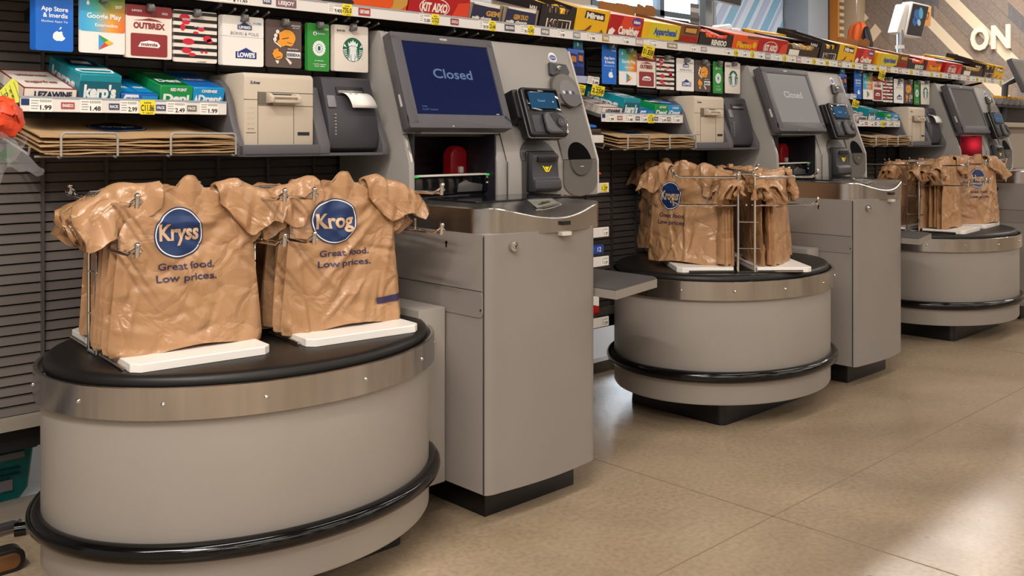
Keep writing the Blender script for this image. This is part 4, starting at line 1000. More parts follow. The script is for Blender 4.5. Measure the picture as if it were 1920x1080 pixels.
# ================================================================== folded paper bags in their wire holder
PBO = ['top', 'second', 'third', 'fourth', 'fifth', 'sixth', 'lowest']
def paper_bags():
    out = []; r = random.Random(4)
    for k in range(7):
        z = 1.198 - .0068 * k; x0 = .868 + r.uniform(-.012, .008); x1 = 1.432 + r.uniform(-.008, .008); yf = 2.713 + r.uniform(-.004, .012); ph = r.uniform(0, 6)
        m = MB(); NX, NY = 28, 8; th = .0052
        def surf(u, v, top):
            x = x0 + (x1 - x0) * u; y = yf + .33 * v
            sl = .17 * .33 * v                                   # the pile leans back against the wall
            wv = .0016 * math.sin(u * 9 + ph) + .001 * math.sin(u * 23 + 2 * ph) + .0012 * math.sin(v * 6 + ph)
            cr = -.010 * math.exp(-((u - 1.0) / .12) ** 2) * v + .006 * math.exp(-((u) / .1) ** 2) * v if k == 0 else 0
            edge = .6 + .4 * math.sin(u * 40 + ph) * .3
            return (x, y, z + sl + wv + cr + (th if top else 0) * edge)
        up = [[surf(a / NX, b / NY, 1) for a in range(NX + 1)] for b in range(NY + 1)]; dn = [[surf(a / NX, b / NY, 0) for a in range(NX + 1)] for b in range(NY + 1)]
        v_ = [p for row in up for p in row] + [p for row in dn for p in row]; n = (NX + 1) * (NY + 1); f = []
        for b in range(NY):
            for a in range(NX): i0 = b * (NX + 1) + a; f.append((i0, i0 + 1, i0 + NX + 2, i0 + NX + 1)); f.append((i0 + n, i0 + NX + 1 + n, i0 + NX + 2 + n, i0 + 1 + n))
        for a in range(NX): f.append((a + n, a + 1 + n, a + 1, a)); q = NY * (NX + 1) + a; f.append((q, q + 1, q + 1 + n, q + n))
        for b in range(NY): q = b * (NX + 1); f.append((q, q + NX + 1, q + NX + 1 + n, q + n)); q += NX; f.append((q + n, q + NX + 1 + n, q + NX + 1, q))
        m.add(v_, f, 0, True)
        if k == 0:
            def at(px, py): 
                p = surf((px - x0) / (x1 - x0), (py - yf) / .33, 1); return (p[0], p[1], p[2] + .0016)
            pts = circ(1.135, 2.90, .085, 36, .085); n_ = len(pts)
            fan = [at(1.135, 2.90)] + [at(*p) for p in pts]; m.add(fan, [(0, i + 1, (i + 1) % n_ + 1) for i in range(n_)], 1)
            ri = [at(*p) for p in circ(1.135, 2.90, .080, 36, .080)] + [at(*p) for p in circ(1.135, 2.90, .077, 36, .077)]
            m.add([(a, b, c + .0008) for a, b, c in ri], [(i, (i + 1) % 36, 36 + (i + 1) % 36, 36 + i) for i in range(36)], 2)
            m.text('Kroger', (1.135, 2.89, surf(.5, .55, 1)[2] + .003), XV, (0, .985, .17), .03, 2, width=.1)
        o = m.build('paper_bag', [KRAFT, NAVY, LTX], angle=50)
        tag(o, 'folded brown paper bag, %s of the pile under the gum shelf, nearest station' % PBO[k], 'paper bag', 'folded paper bags')
        out.append(o)
    return out
pbs = paper_bags()
for i in (1, 2):
    for k, o in enumerate(pbs):
        copy_tree(o, PER * i, label='folded brown paper bag, %s of the pile under the gum shelf, %s station' % (PBO[k], WH[i]))
hl = ['pale wire holder with two front loops for paper bags by the %s kiosk' % s for s in WH]
t = thing('paper_bag_holder', hl[0], 'wire holder', (1.15, 2.85, 1.148), 'paper bag holders')
for xa, xb in ((.909, 1.060), (1.214, 1.419)):
    m = MB(); y = 2.700
    m.tube([(xa, 2.90, 1.178), (xa, y + .01, 1.146), (xa, y, 1.150), (xa, y, 1.203), (xa + .003, y, 1.210), (xa + .01, y, 1.213), (xb - .01, y, 1.213), (xb - .003, y, 1.210), (xb, y, 1.203), (xb, y, 1.150), (xb, y + .01, 1.146), (xb, 2.90, 1.178)], .0034, 0)
    m.build('front_loop', WIRE, t)
m = MB(); m.tube([(.86, 2.76, 1.149), (1.43, 2.76, 1.149)], .003, 0); m.tube([(.86, 2.9, 1.174), (1.43, 2.9, 1.174)], .003, 0); m.tube([(.858, 3.08, 1.21), (.858, 2.80, 1.155), (.858, 2.79, 1.175)], .0034, 0); m.tube([(1.43, 3.08, 1.21), (1.43, 2.80, 1.155)], .0034, 0)
m.build('base_wires', WIRE, t)
for i in (1, 2): copy_tree(t, PER * i, label=hl[i])

# ================================================================== gift cards on peg hooks
GP = [mat('card_blue', '1466c8', .35), mat('gp_sky', '3aa0d8', .4), mat('gp_green', '3f9a46', .4), mat('gp_orange', 'e88a28', .4), mat('gp_red', 'd8452e', .4), mat('gp_yellow', 'f2b82a', .4)]
MAROON = mat('card_maroon', '8c2d30', .4); CBLK = mat('card_black', '1c1a1c', .4); CRED = mat('card_red', 'c8203a', .4); LNAVY = mat('card_navy', '1f2f78', .4); CBRN = mat('card_brown', '5a4b46', .4); CORG = mat('card_orange', 'e89a2e', .4)
CGRN = mat('card_green', '2e8f36', .4); SBG = mat('siren_green', '0f6043', .4); CREAMC = mat('card_cream', 'e6ddd3', .4); GTX = mat('card_grey_text', '6d7686', .5)
def gp_gradient():
    m = bpy.data.materials.new('card_rainbow_print'); m.use_nodes = True; nt = m.node_tree; p = nt.nodes['Principled BSDF']; p.inputs['Roughness'].default_value = .4
    tc = nt.nodes.new('ShaderNodeTexCoord'); sp = nt.nodes.new('ShaderNodeSeparateXYZ'); nt.links.new(tc.outputs['Object'], sp.inputs[0])
    def ramp(src, a, b, cols):
        mr = nt.nodes.new('ShaderNodeMapRange'); mr.inputs[1].default_value = a; mr.inputs[2].default_value = b; nt.links.new(src, mr.inputs[0])
        r = nt.nodes.new('ShaderNodeValToRGB'); r.color_ramp.elements[0].color = lin(cols[0]); r.color_ramp.elements[1].color = lin(cols[-1])
        for k, c in enumerate(cols[1:-1]): e = r.color_ramp.elements.new((k + 1) / (len(cols) - 1)); e.color = lin(c)
        nt.links.new(mr.outputs[0], r.inputs[0]); return r
    lo = ramp(sp.outputs['X'], -.064, .064, ['3aa4dc', '58b6d8', 'e6a23a', 'e2642a']); hi = ramp(sp.outputs['X'], -.064, .064, ['2f8fd0', '3aa060', '3f9a46', '6a9a46'])
    mr = nt.nodes.new('ShaderNodeMapRange'); mr.inputs[1].default_value = .085; mr.inputs[2].default_value = .165; nt.links.new(sp.outputs['Z'], mr.inputs[0])
    mx = nt.nodes.new('ShaderNodeMix'); mx.data_type = 'RGBA'; nt.links.new(mr.outputs[0], mx.inputs[0]); nt.links.new(lo.outputs[0], mx.inputs[6]); nt.links.new(hi.outputs[0], mx.inputs[7]); nt.links.new(mx.outputs[2], p.inputs['Base Color'])
    return m
GRAD = gp_gradient()
def card(kind, cx, w_, h, zb):
    """card built upright at (cx, 2.83), bottom edge at zb; returns the mesh object"""
    m = MB(); y = 2.83; o = Vector((cx, y, zb))
    hole = .012
    m.prism(rrect(-w_ / 2, w_ / 2, 0, h, .006, 3), o, XV, ZV, (0, .0012, 0), 0)
    def P_(pts, mi, l=1): m.poly(pts, o + Vector((0, -.0004 * l, 0)), XV, ZV, mi)
    def X(s, x, z, hh, ww, mi, l=3, b=.02): m.text(s, o + Vector((x, -.0004 * l, z)), XV, ZV, hh, mi, width=ww, bold=b)
    if kind == 'app':
        ms = [GP[0], LTX]
        X('App Store', 0, .118, .0125, .072, 1); X('& imerdis', .002, .100, .0125, .066, 1); X('Ebxdose Appe Tie', 0, .083, .006, .07, 1, b=0); X('itunes', .03, .153, .006, .03, 1)
        # fruit mark: bitten body and leaf
        b = []
        for a in range(0, 361, 12):
            t_ = math.radians(a); r = .0155 * (1 + .10 * math.cos(2 * t_) * (1 if math.sin(t_) < 0 else .5)); b.append((.012 + r * math.cos(t_) * 1.02, .042 + r * math.sin(t_) - (.0025 if abs(a - 90) < 14 else 0) + (.0015 if abs(a - 270) < 14 else 0)))
        b = [p if not (p[0] > .012 + .010 and .040 < p[1] < .052) else (p[0] - .0055, p[1]) for p in b[:-1]]
        P_(b, 1); P_([(.012, .0605), (.0145, .067), (.0195, .069), (.0175, .063)], 1)
    elif kind == 'play':
        ms = [WHITE, GRAD, LTX] + GP
        P_(rrect(-w_ / 2, w_ / 2, .062, h, .006, 3), 1); X('Google Play', .004, .108, .0145, .098, 2); X('Extaroedins', .010, .082, .009, .064, 2); X('207', .045, .138, .008, .02, 2); P_([(-.046, .138), (-.038, .138), (-.038, .146), (-.042, .151), (-.046, .146)], 2, 3)
        a, b, c, d = (-.012, .054), (-.012, .010), (.030, .032), (.004, .032)
        P_([a, d, b], 4 - 0 if False else 4, 2); P_([a, (.016, .0395), d], 5, 3); P_([b, d, (.016, .0245)], 7, 3); P_([d, (.016, .0395), c, (.016, .0245)], 8, 4)
        ms = [WHITE, GRAD, LTX, GP[0], GP[1], GP[2], GP[3], GP[4], GP[5]]
    elif kind == 'out':
        ms = [CREAMC, MAROON, LTX]
        P_(rrect(-w_ / 2, w_ / 2, h - .034, h, .006, 3), 1); X('SUPPORTS', -.038, h - .017, .006, .03, 2); X('GOLD', .048, h - .02, .006, .018, 2)
        X('OUTBREX', 0, .098, .0165, .096, 1, b=.05); P_([(-.05, .112), (-.02, .116), (0, .121), (.025, .117), (.04, .111), (.02, .113), (-.02, .113)], 1, 2)
        P_(rrect(-.056, .056, .006, .074, .005, 3), 1, 2); P_([(-.034, .034), (.028, .033), (.034, .04), (.026, .05), (0, .054), (-.026, .048)], 2, 3)
        m.text('mimis', o + Vector((0, -.0020, .0425)), XV, ZV, .010, 1, width=.05, bold=.03)
    elif kind == 'str':
        ms = [CREAMC, CBLK, CRED, LTX]; zz = .004
        while zz < h - .012: P_([(-w_ / 2, zz + .0095), (w_ / 2, zz + .0095), (w_ / 2, zz + .020), (-w_ / 2, zz + .020)], 1, 1); zz += .0222
        for (a, b, r, q) in ((-.036, .138, .017, .010), (-.032, .124, .013, .008), (-.042, .107, .008, .011), (.018, .104, .012, .006), (.038, .076, .014, .010), (.046, .069, .010, .007), (-.024, .064, .019, .010), (-.030, .036, .016, .009), (-.012, .024, .012, .006), (0, .093, .009, .004), (.02, .034, .005, .004), (.034, .034, .005, .004)): P_(circ(a, b, r, 16, q), 2, 2)
        X('XOXO', -.03, .132, .006, .028, 3, 3); X('MARK TRANSIDE', .012, .047, .004, .045, 3, 3); X('a voucher', .02, .004, .004, .03, 1, 3); X('be mine', .01, .112, .004, .03, 3, 3)
    elif kind == 'low':
        ms = [WHITE, LNAVY, GTX, LTX, GP[1]]
        def house(cx_, z0, ww, hh): P_([(cx_ - ww / 2, z0), (cx_ + ww / 2, z0), (cx_ + ww / 2, z0 + hh * .62), (cx_ + ww * .36, z0 + hh * .62), (cx_, z0 + hh), (cx_ - ww * .36, z0 + hh * .62), (cx_ - ww / 2, z0 + hh * .62)], 1, 2)
        house(.005, .117, .050, .024); X('LIMBES', .005, .1245, .0085, .042, 3, 4, .04); X('BOKIKI & POLG', .005, .104, .0095, .098, 2, 3, 0); P_([(-w_ / 2, .093), (w_ / 2, .093), (w_ / 2, .0938), (-w_ / 2, .0938)], 2, 1)
        house(.010, .024, .074, .035); X('LOWE\'S', .010, .0355, .014, .062, 3, 4, .05); X('911100K', .05, h - .02, .006, .03, 4)
    elif kind == 'fist':
        ms = [CBRN, CORG, CREAMC, INK, LTX]
        P_(circ(.012, .100, .034, 26, .030), 3, 1); P_(circ(.013, .100, .031, 26, .027), 1, 2); P_(circ(-.008, .082, .017, 18, .012), 1, 3); P_(circ(.022, .082, .014, 18, .010), 1, 3); P_(circ(-.005, .110, .014, 16, .010), 1, 3)
        for k, (a, b) in enumerate(((-.024, .118), (-.031, .105), (-.034, .092))): P_(circ(a, b, .0085, 14, .0085), 3, 3); P_(circ(a, b, .0068, 14, .0068), 2, 4)
        P_([(-.038, .083), (-.012, .066), (-.010, .069), (-.036, .087)], 2, 4); P_([(.012, .084), (.03, .081), (.03, .0825), (.012, .086)], 3, 5); P_([(-.008, .094), (.018, .10), (.018, .102), (-.008, .096)], 3, 5)
        P_(circ(-.022, .040, .020, 20, .016), 3, 1); P_(circ(-.022, .040, .018, 20, .014), 1, 2)
        for a, b in ((-.038, .044), (-.034, .053), (-.026, .057)): P_(circ(a, b, .005, 12, .006), 1, 4)
        P_([(-.03, .03), (-.012, .036), (-.012, .038), (-.03, .032)], 3, 4); P_([(-.032, .024), (-.018, .022), (-.022, .012), (-.028, .014)], 2, 3); P_([(.004, .034), (.016, .03), (.03, .018), (.024, .010), (.012, .024)], 2, 3)
        P_([(.010, .034), (.062, .034), (.062, .054), (.010, .054)], 4, 5); X('ESEIEXA', .036, .044, .010, .048, 3, 7, .03); X('enjoy the pow', .034, .064, .004, .04, 4); X('BUFFALOWES', .045, .142, .005, .034, 4); X('gift card', .045, .135, .004, .026, 4)
    elif kind == 'grn':
        ms = [CGRN, LTX, SBG]
        P_(circ(-.014, .128, .007, 16), 1, 1); P_([(-.014, .135), (-.010, .127), (-.014, .121), (-.018, .127)], 2, 2); X('HOLE POINTS', .010, .128, .004, .03, 1)
        P_(circ(.002, .078, .021, 24, .022), 1, 1)
        for k in range(18): a = 2 * math.pi * k / 18; P_(circ(.002 + .022 * math.cos(a), .078 + .023 * math.sin(a), .0042, 8), 1, 2)
        for k in range(12): a = 2 * math.pi * k / 12; P_(circ(.002 + .0135 * math.cos(a), .078 + .014 * math.sin(a), .002, 6), 2, 3)
        P_([(-.003, .071), (.007, .071), (.007, .085), (-.003, .085)], 2, 3); X('the greatest place', .002, .036, .004, .036, 1); X('good for groceries', .004, .024, .004, .05, 1); X('and gifts', .004, .017, .004, .04, 1); X('2525', .03, .145, .006, .018, 1)
    elif kind == 'sir':
        ms = [CREAMC, SBG, LTX, INK]
        cx_, cz, R = .006, .078, .036
        P1 = lambda pts, mi, l=1: P_([(cx_ + (px - cx_) * 1.18, cz + (pz - cz) * 1.18) for px, pz in pts], mi, l)
        P1(circ(cx_, cz, R, 40), 1, 1)
        P1([(cx_ - .016, cz + .010), (cx_ - .018, cz + .022), (cx_ - .011, cz + .017), (cx_ - .008, cz + .026), (cx_ - .004, cz + .021), (cx_, cz + .031), (cx_ + .004, cz + .021), (cx_ + .008, cz + .026), (cx_ + .011, cz + .017), (cx_ + .018, cz + .022), (cx_ + .016, cz + .010)], 2, 2)
        hair = [(cx_ - .008, cz + .012), (cx_ - .014, cz + .006), (cx_ - .017, cz - .012), (cx_ - .020, cz - .026), (cx_ - .010, cz - .034), (cx_ + .010, cz - .034), (cx_ + .020, cz - .026), (cx_ + .017, cz - .012), (cx_ + .014, cz + .006), (cx_ + .008, cz + .012)]
        P1(hair, 2, 2)
        for sg_ in (-1, 1):
            for k in range(5): x_ = cx_ + sg_ * (.0105 + .0016 * k); P1([(x_, cz + .004 - .002 * k), (x_ + sg_ * .0008, cz + .004 - .002 * k), (x_ + sg_ * .0035, cz - .026 + .001 * k), (x_ + sg_ * .0025, cz - .026 + .001 * k)], 1, 3)
            P1([(cx_ + sg_ * .006, cz - .012), (cx_ + sg_ * .009, cz - .020), (cx_ + sg_ * .007, cz - .034), (cx_ + sg_ * .0055, cz - .034), (cx_ + sg_ * .007, cz - .020)], 1, 3)
            P1([(cx_ + sg_ * .022, cz + .006), (cx_ + sg_ * .034, cz + .009), (cx_ + sg_ * .029, cz + .016), (cx_ + sg_ * .026, cz + .01)], 2, 2)
            for k in range(7): P1([(cx_ + sg_ * (.0225 - .0002 * k * k), cz + .001 - .005 * k), (cx_ + sg_ * (.0355 - .0006 * k * k), cz - .001 - .005 * k), (cx_ + sg_ * (.0345 - .0006 * k * k), cz - .0032 - .005 * k), (cx_ + sg_ * (.0215 - .0002 * k * k), cz - .0012 - .005 * k)], 2, 2)
        P1(circ(cx_, cz + .003, .0065, 18, .0085), 2, 4)
        P1([(cx_ - .004, cz + .006), (cx_ - .001, cz + .0055), (cx_ - .001, cz + .0063), (cx_ - .004, cz + .007)], 1, 5); P1([(cx_ + .004, cz + .006), (cx_ + .001, cz + .0055), (cx_ + .001, cz + .0063), (cx_ + .004, cz + .007)], 1, 5); P1([(cx_ - .002, cz - .002), (cx_ + .002, cz - .002), (cx_, cz - .0032)], 1, 5)
        X('BARVES', -.044, h - .02, .006, .034, 3); X('R', .046, .046, .003, .003, 3)
    # hang hole (dark slot near the top)
    m.poly(rrect(-hole, hole, h - .018, h - .0125, .0025, 2), o + Vector((0, -.0026, 0)), XV, ZV, len(ms)); ms = ms + [INK]
    if kind == 'app': pass
    ob = m.build('gift_card', ms, recalc=False)
    return ob
CARDS = [('app', .935, .101, .178, 1.444, 'blue gift card with fruit mark'), ('play', 1.068, .128, .165, 1.445, 'rainbow gift card'),
         ('out', 1.205, .140, .158, 1.438, 'cream and maroon gift card'), ('str', 1.352, .141, .160, 1.434, 'black-striped gift card with red lips'),
         ('low', 1.513, .146, .160, 1.432, 'white gift card with navy house marks'), ('fist', 1.661, .134, .157, 1.434, 'brown gift card with orange fists'),
         ('grn', 1.795, .087, .163, 1.429, 'green gift card'), ('sir', 1.930, .142, .162, 1.433, 'cream gift card with green emblem')]
for (kd, cx, w_, h, zb, lab) in CARDS:
    ob = card(kd, cx, w_, h, zb)
    tag(ob, '%s, front of its peg, nearest station' % lab, 'gift card', 'gift cards on the peg hooks')
    extra = {'app': 4, 'low': 3, 'sir': 3, 'grn': 2, 'play': 1, 'out': 2, 'str': 1, 'fist': 1}[kd]
    for q in range(extra):
        c = ob.copy(); C.objects.link(c); c.location += Vector((-.0022 * (q + 1) if kd != 'fist' else 0, .0042 * (q + 1), .0006 * (q % 2)))
        c['label'] = '%s, %s behind the front, nearest station' % (lab, ('first', 'second', 'third', 'fourth')[q])
    # peg hook: wire from the wall, clip over the card's top
    hk = MB(); zt = zb + h - .010
    hk.tube([(cx, 3.085, zt + .012), (cx, 2.86, zt - .002), (cx, 2.812, zt - .002), (cx, 2.802, zt + .004), (cx, 2.80, zt + .012)], .0026, 0)
    hk.prism([(2.832, zt - .010), (2.806, zt - .008), (2.802, zt + .004), (2.81, zt + .014), (2.826, zt + .017), (2.832, zt + .012)], (cx - .009, 0, 0), YV, ZV, (.018, 0, 0), 1, .003, 2)
    ho = hk.build('peg_hook', [WIRE, mat('clip_grey_plastic', '6a6a6c', .4)])
    tag(ho, 'grey peg hook holding the %s, nearest station' % lab, 'peg hook', 'peg hooks')
    for i in (1, 2):
        dx = PER * i
        c = ob.copy(); C.objects.link(c); c.location.x += dx; c['label'] = '%s, front of its peg, %s station' % (lab, WH[i])
        c = ho.copy(); C.objects.link(c); c.location.x += dx; c['label'] = 'grey peg hook holding the %s, %s station' % (lab, WH[i])
# ================================================================== the long candy shelf above the kiosks
XA, XB, ZT, ZB, YR = -.6, 8.085, 1.664, 1.623, 2.788
cs = thing('candy_shelf', 'long white-edged candy shelf running above all the kiosks', 'shelf', (3.7, 2.95, ZB))
m = MB(); m.prism([(0, -.014), (.33, -.014), (.33, 0), (0, 0)], (XA, YR + .008, ZT - .012), DD, DU, (XB - XA, 0, 0), 0); m.build('shelf_board', mat('shelf_metal', '6e6b69', .5, .2), cs)
m = MB(); m.box(XA, XB, YR, YR + .006, ZB, ZT, 0, .0012, 1); m.box(XA, XB, YR - .0015, YR + .001, ZT - .005, ZT, 1)
rail = m.build('price_rail', [RAILW, mat('rail_lip', '9aa0a6', .3)], cs)
BRK = mat('bracket_metal', '35363c', .4, .4)
x = -.5
while x < 8.0:
    m = MB(); prof_x(m, [(3.09, 1.58), (2.80, 1.628), (2.80, 1.615), (3.09, 1.545)], x - .006, x + .006, 0); m.build('bracket', BRK, cs); x += .48
m = MB()
for x in [1.48, 1.52, 1.56, 1.60, 1.86, 1.90, 1.95, 2.0, 2.04, 2.4, 2.46, 2.52, 2.6]: m.tube([(x, 2.82, 1.612), (x + .04, 3.0, 1.59)], .004, 0)
m.tube([(1.2, 2.95, 1.598), (2.9, 2.95, 1.598)], .003, 0); m.build('under_wires', WIRE, cs)
rt = random.Random(12)
def rail_tag(x, kind, s, w_=.06, h=.034, hx='6b6660', nm='taupe_frame', z=None):
    mm = MB(); price_tag(mm, (x, YR - .0005 - (.001 if kind == 'y' else 0), z if z else (ZB + ZT) / 2 - .001), XV, ZV, w_, h, s, kind)
    if kind == 'b': mm.build('brand_tag', [TAGW, mat(nm, hx, .5), TAGW], rail, recalc=False)
    else: mm.build('price_tag', [YELLOW if kind == 'y' else TAGW, INK, INKG], rail, recalc=False)
for a in ((1.46, 'w', '$ 71.65', .10), (1.575, 'b', 'NX', .03, .018, '39456b', 'navy_frame'), (1.645, 'b', 'LEEJOY', .075, .026, '7a5a66', 'plum_frame'), (1.835, 'w', '9.400', .06), (1.882, 'y', '735.0', .04, .040), (1.955, 'b', 'GERTARIFE', .05, .026, 'a5332c', 'red_frame'),
          (2.225, 'w', '5.00', .055), (2.275, 'y', '21523', .036, .040), (2.37, 'b', 'CHOCA', .04, .024, '93343c', 'wine_frame2'), (2.52, 'w', '30150', .055), (2.565, 'y', '23.66', .036, .040), (2.66, 'b', 'BROWN', .055, .026, '4b4856', 'grey_frame'), (2.745, 'w', 'OR-115', .05), (2.78, 'y', '0.545', .036, .040), (2.865, 'b', 'NINJA', .05, .026, '75757c', 'grey_frame2'), (2.96, 'w', '5.98', .05), (3.06, 'b', 'MIXX', .045, .026, '8d8d93', 'grey_frame3'), (3.15, 'w', '1.98', .06), (3.25, 'b', 'TOFFEE', .045, .026, 'a98a3e', 'gold_frame'), (3.385, 'w', '1.98', .055), (3.49, 'b', 'ROSE', .055, .03, 'b79a9a', 'rose_frame'), (3.585, 'w', '1.10', .06), (3.74, 'b', 'CARAMEL', .08, .024, '8b7a5e', 'tan_frame'), (3.90, 'w', '2.10', .06), (4.0, 'b', 'HART', .05, .022, '9a8f8f', 'rose_grey_frame')):
    rail_tag(a[0], a[1], a[2], *(a[3:] if len(a) > 3 else ()))
x = 4.2; k = 0
COLS = [('b79a9a', 'rose_frame'), ('6b6660', 'taupe_frame'), ('8d8d93', 'grey_frame3'), ('a98a3e', 'gold_frame')]
while x < 8.0:
    rail_tag(x, 'w', ('1.98', '2.49', '5.98', '1.10')[k % 4], .062); x += .085
    if k % 5 in (0, 1, 3) and k % 7 != 4: rail_tag(x, 'y', ('0.45', '1.25')[k % 2], .034, .036); x += .07
    else: rail_tag(x, 'b', ('HART', 'MIXX', 'NOIR')[k % 3], .05, .028, *COLS[k % 4]); x += .085
    k += 1
# hanging yellow sale tags, clipped under the rail
for i, (x, lab) in enumerate(((3.54, 'yellow sale tag hanging from the candy rail, above the middle station'), (3.54 + PER, 'yellow sale tag hanging from the candy rail above the farthest gift cards'))):
    mm = MB(); ez = Vector((.12, -.25, 1)).normalized(); ex = (XV - ez * ez.x).normalized()
    price_tag(mm, (x, YR - .012, 1.601), ex, ez, .085, .058, '01.838', 'y'); o = mm.build('sale_tag', [YELLOW, INK, INKG], recalc=False); tag(o, lab, 'price tag', 'hanging yellow sale tags')

# ---- candy cartons
def cm(n, h, r=.38): return mat(n, h, r)
CO = cm('candy_orange', 'e2581c'); CR = cm('candy_red', 'b0181f'); CRO = cm('candy_red_orange', 'd8432a'); CN = cm('candy_navy', '2a2c4c'); CT = cm('candy_taupe', '8f7f6c'); CBK = cm('candy_brown_black', '2b2426'); CY = cm('candy_yellow', 'e8b41a'); CYG = cm('candy_lemon', 'd6c428'); CBR = cm('candy_brown', '7c4a2c'); CDB = cm('candy_dark_brown', '3d2a22'); CWH = cm('candy_white', 'efe8dc'); CKB = cm('candy_cardboard', '9c6c3c'); CBL = cm('candy_blue_print', '2a58a8'); CPU = cm('candy_purple', '5b3a8c'); CGD = cm('candy_gold', 'c89a48')
GRP = 'candy cartons on the long shelf'
zc, yc = ZT - .008, YR + .014
def candy(label, x0, x1, h, depth, cols, front, top=None, side=None, kind='box', name='candy_carton', hb=None):
    o = carton(name, label, 'candy box', GRP, x0, x1, h, depth, yc, zc, cols, front, top, side, kind)
    if hb:   # cardboard flap standing at the back
        f = MB(); o2 = Vector((x0, yc, zc)) + DD * (depth - .004); w_ = x1 - x0; u = DU * .8 + DD * .6
        f.prism([(0, h), (w_, h), (w_, h + hb * .7), (w_ * .75, h + hb), (w_ * .45, h + hb), (w_ * .40, h + hb * .75), (w_ * .05, h + hb), (0, h + hb * .9)], o2, XV, DU, DD * .004, 0); f.build('back_flap', CKB, o)
    return o
candy('dark purple-printed candy carton left of the large orange one', 1.28, 1.74, .075, .30, [CDB, CPU, CO], [('poly', [(.1, .2), (.9, .2), (.9, .8), (.1, .8)], 1), ('text', 'NOUGAT', .5, .5, .35, .6, 2)])
candy('large orange candy carton with a cream swoosh above the nearest gift cards', 1.75, 2.148, .10, .30, [CO, CBK, CGD, CRO], [('poly', [(.08, 0), (.1, .2), (.2, .35), (.36, .35), (.42, .2), (.42, 0)], 1), ('poly', [(.78, .0), (.84, .2), (.84, .7), (1, 1), (1, .3), (.9, 0)], 2), ('text', 'Peanutz', .45, .6, .34, .5, 2)])
def kit(dx, lab): candy(lab, 2.155 + dx, 2.446 + dx, .085, .30, [CR, CWH, CRO], [('disc', .42, .4, .25, .42, 1), ('disc', .42, .4, .235, .38, 0), ('text', 'KIT AIXO', .42, .4, .36, .42, 1), ('poly', [(.72, .1), (1, .1), (1, .8), (.8, .7)], 2)], [('poly', [(.05, .1), (.95, .1), (.95, .3), (.05, .3)], 2)])
kit(0, 'red candy carton with a white oval, above the screen of the nearest kiosk')
def gem(dx, a, b): 
    for q, (x0, x1, s, lab) in enumerate(((2.45, 2.62, 'GEM', a), (2.63, 2.826, 'GEM DUO', b))):
        candy(lab, x0 + dx, x1 + dx, .072, .30, [CT, CN, CWH, CGD], [('poly', [(.05, 0), (.95, 0), (.93, .80), (.55, .88), (.08, .95)], 1), ('text', s, .72 if q == 0 else .5, .5, .26, .42, 3), ('text', 'milk choco', .4, .22, .16, .6, 2), ('poly', [(.1, .93), (.5, .86), (.9, .82), (.9, 1), (.1, 1)], 2)], [('poly', [(0, 0), (1, 0), (.9, .12), (.55, .07), (.1, .14)], 2)])
gem(0, 'taupe carton with a dark navy front reading GEM, above the nearest kiosk', 'taupe carton with a navy front, right of the GEM one, above the nearest kiosk')
def amm(dx, lab): candy(lab, 2.835 + dx, 3.048 + dx, .105, .31, [CBK, CWH, CY, CDB], [('text', 'M&ITTI', .55, .26, .34, .7, 1), ('text', 'M&ITTI', .55, .26, .28, .64, 3)], None, [('text', 'M&I', .15, .72, .22, .14, 1)], kind='tray')
amm(0, 'black open candy tray with white lettering, above the round badge of the nearest kiosk')
def mike(dx, lab): candy(lab, 3.055 + dx, 3.27 + dx, .11, .34, [CY, CBK, CWH, CBR], [('poly', [(.24, .62), (.86, .56), (.84, .86), (.26, .92)], 1), ('text', 'Miree', .55, .74, .22, .52, 2), ('poly', [(.1, .1), (.3, .14), (.44, .34), (.5, .36), (.46, .2), (.3, .06)], 3), ('poly', [(.6, .04), (.74, .08), (.82, .24), (.88, .1), (.8, .02)], 3)], [('poly', [(.05, .2), (.95, .2), (.95, .22), (.05, .22)], 3)])
mike(0, 'yellow candy carton with a black name banner, right of the black tray')
def cavel(dx, lab): candy(lab, 3.275 + dx, 3.512 + dx, .10, .33, [CR, CRO, CWH, CPU], [('poly', [(.3, .3), (.95, .5), (.95, 1), (.4, 1)], 1), ('disc', .8, .78, .15, .2, 3), ('text', 'idem', .8, .78, .14, .2, 2), ('text', 'Cavelthey', .6, .34, .34, .62, 2), ('poly', [(.0, .05), (.14, .1), (.2, .3), (.1, .42), (.02, .3)], 2)], [('poly', [(.05, .05), (.5, .05), (.4, .3), (.1, .3)], 1), ('poly', [(.6, .5), (.8, .5), (.8, .8), (.6, .8)], 2)])
cavel(0, 'red candy carton with white script, right of the yellow one, first of its kind')
def apar(dx, lab): candy(lab, 3.518 + dx, 3.80 + dx, .088, .30, [CY, CYG, CBL, CDB], [('poly', [(.16, .06), (1, .0), (1, .98), (.22, .98), (.14, .7)], 1), ('text', 'Apparchenal', .6, .56, .34, .62, 2), ('poly', [(.8, 0), (1, 0), (1, .22), (.9, .2)], 3)], None, None, hb=.05)
apar(0, 'lemon-yellow candy carton with blue italic lettering above the middle gift cards')
def snk(dx, lab): candy(lab, 3.805 + dx, 3.96 + dx, .10, .30, [CBR, CR, CGD, CDB], [('poly', [(.18, .55), (.88, .55), (.88, .9), (.18, .9)], 3), ('poly', [(.24, .62), (.82, .6), (.82, .84), (.24, .82)], 2), ('text', 'SNEEKES', .5, .3, .26, .86, 1)], None, None, hb=.05)
snk(0, 'narrow brown candy carton with red lettering above the middle gift cards')
def rens(dx, lab): candy(lab, 3.965 + dx, 4.26 + dx, .075, .30, [CBK, CWH, CRO, CO], [('text', 'RENSOO', .6, .38, .34, .45, 1)], None, None, kind='tray')
rens(0, 'black and orange open candy tray with a row of orange packs, above the middle printers')
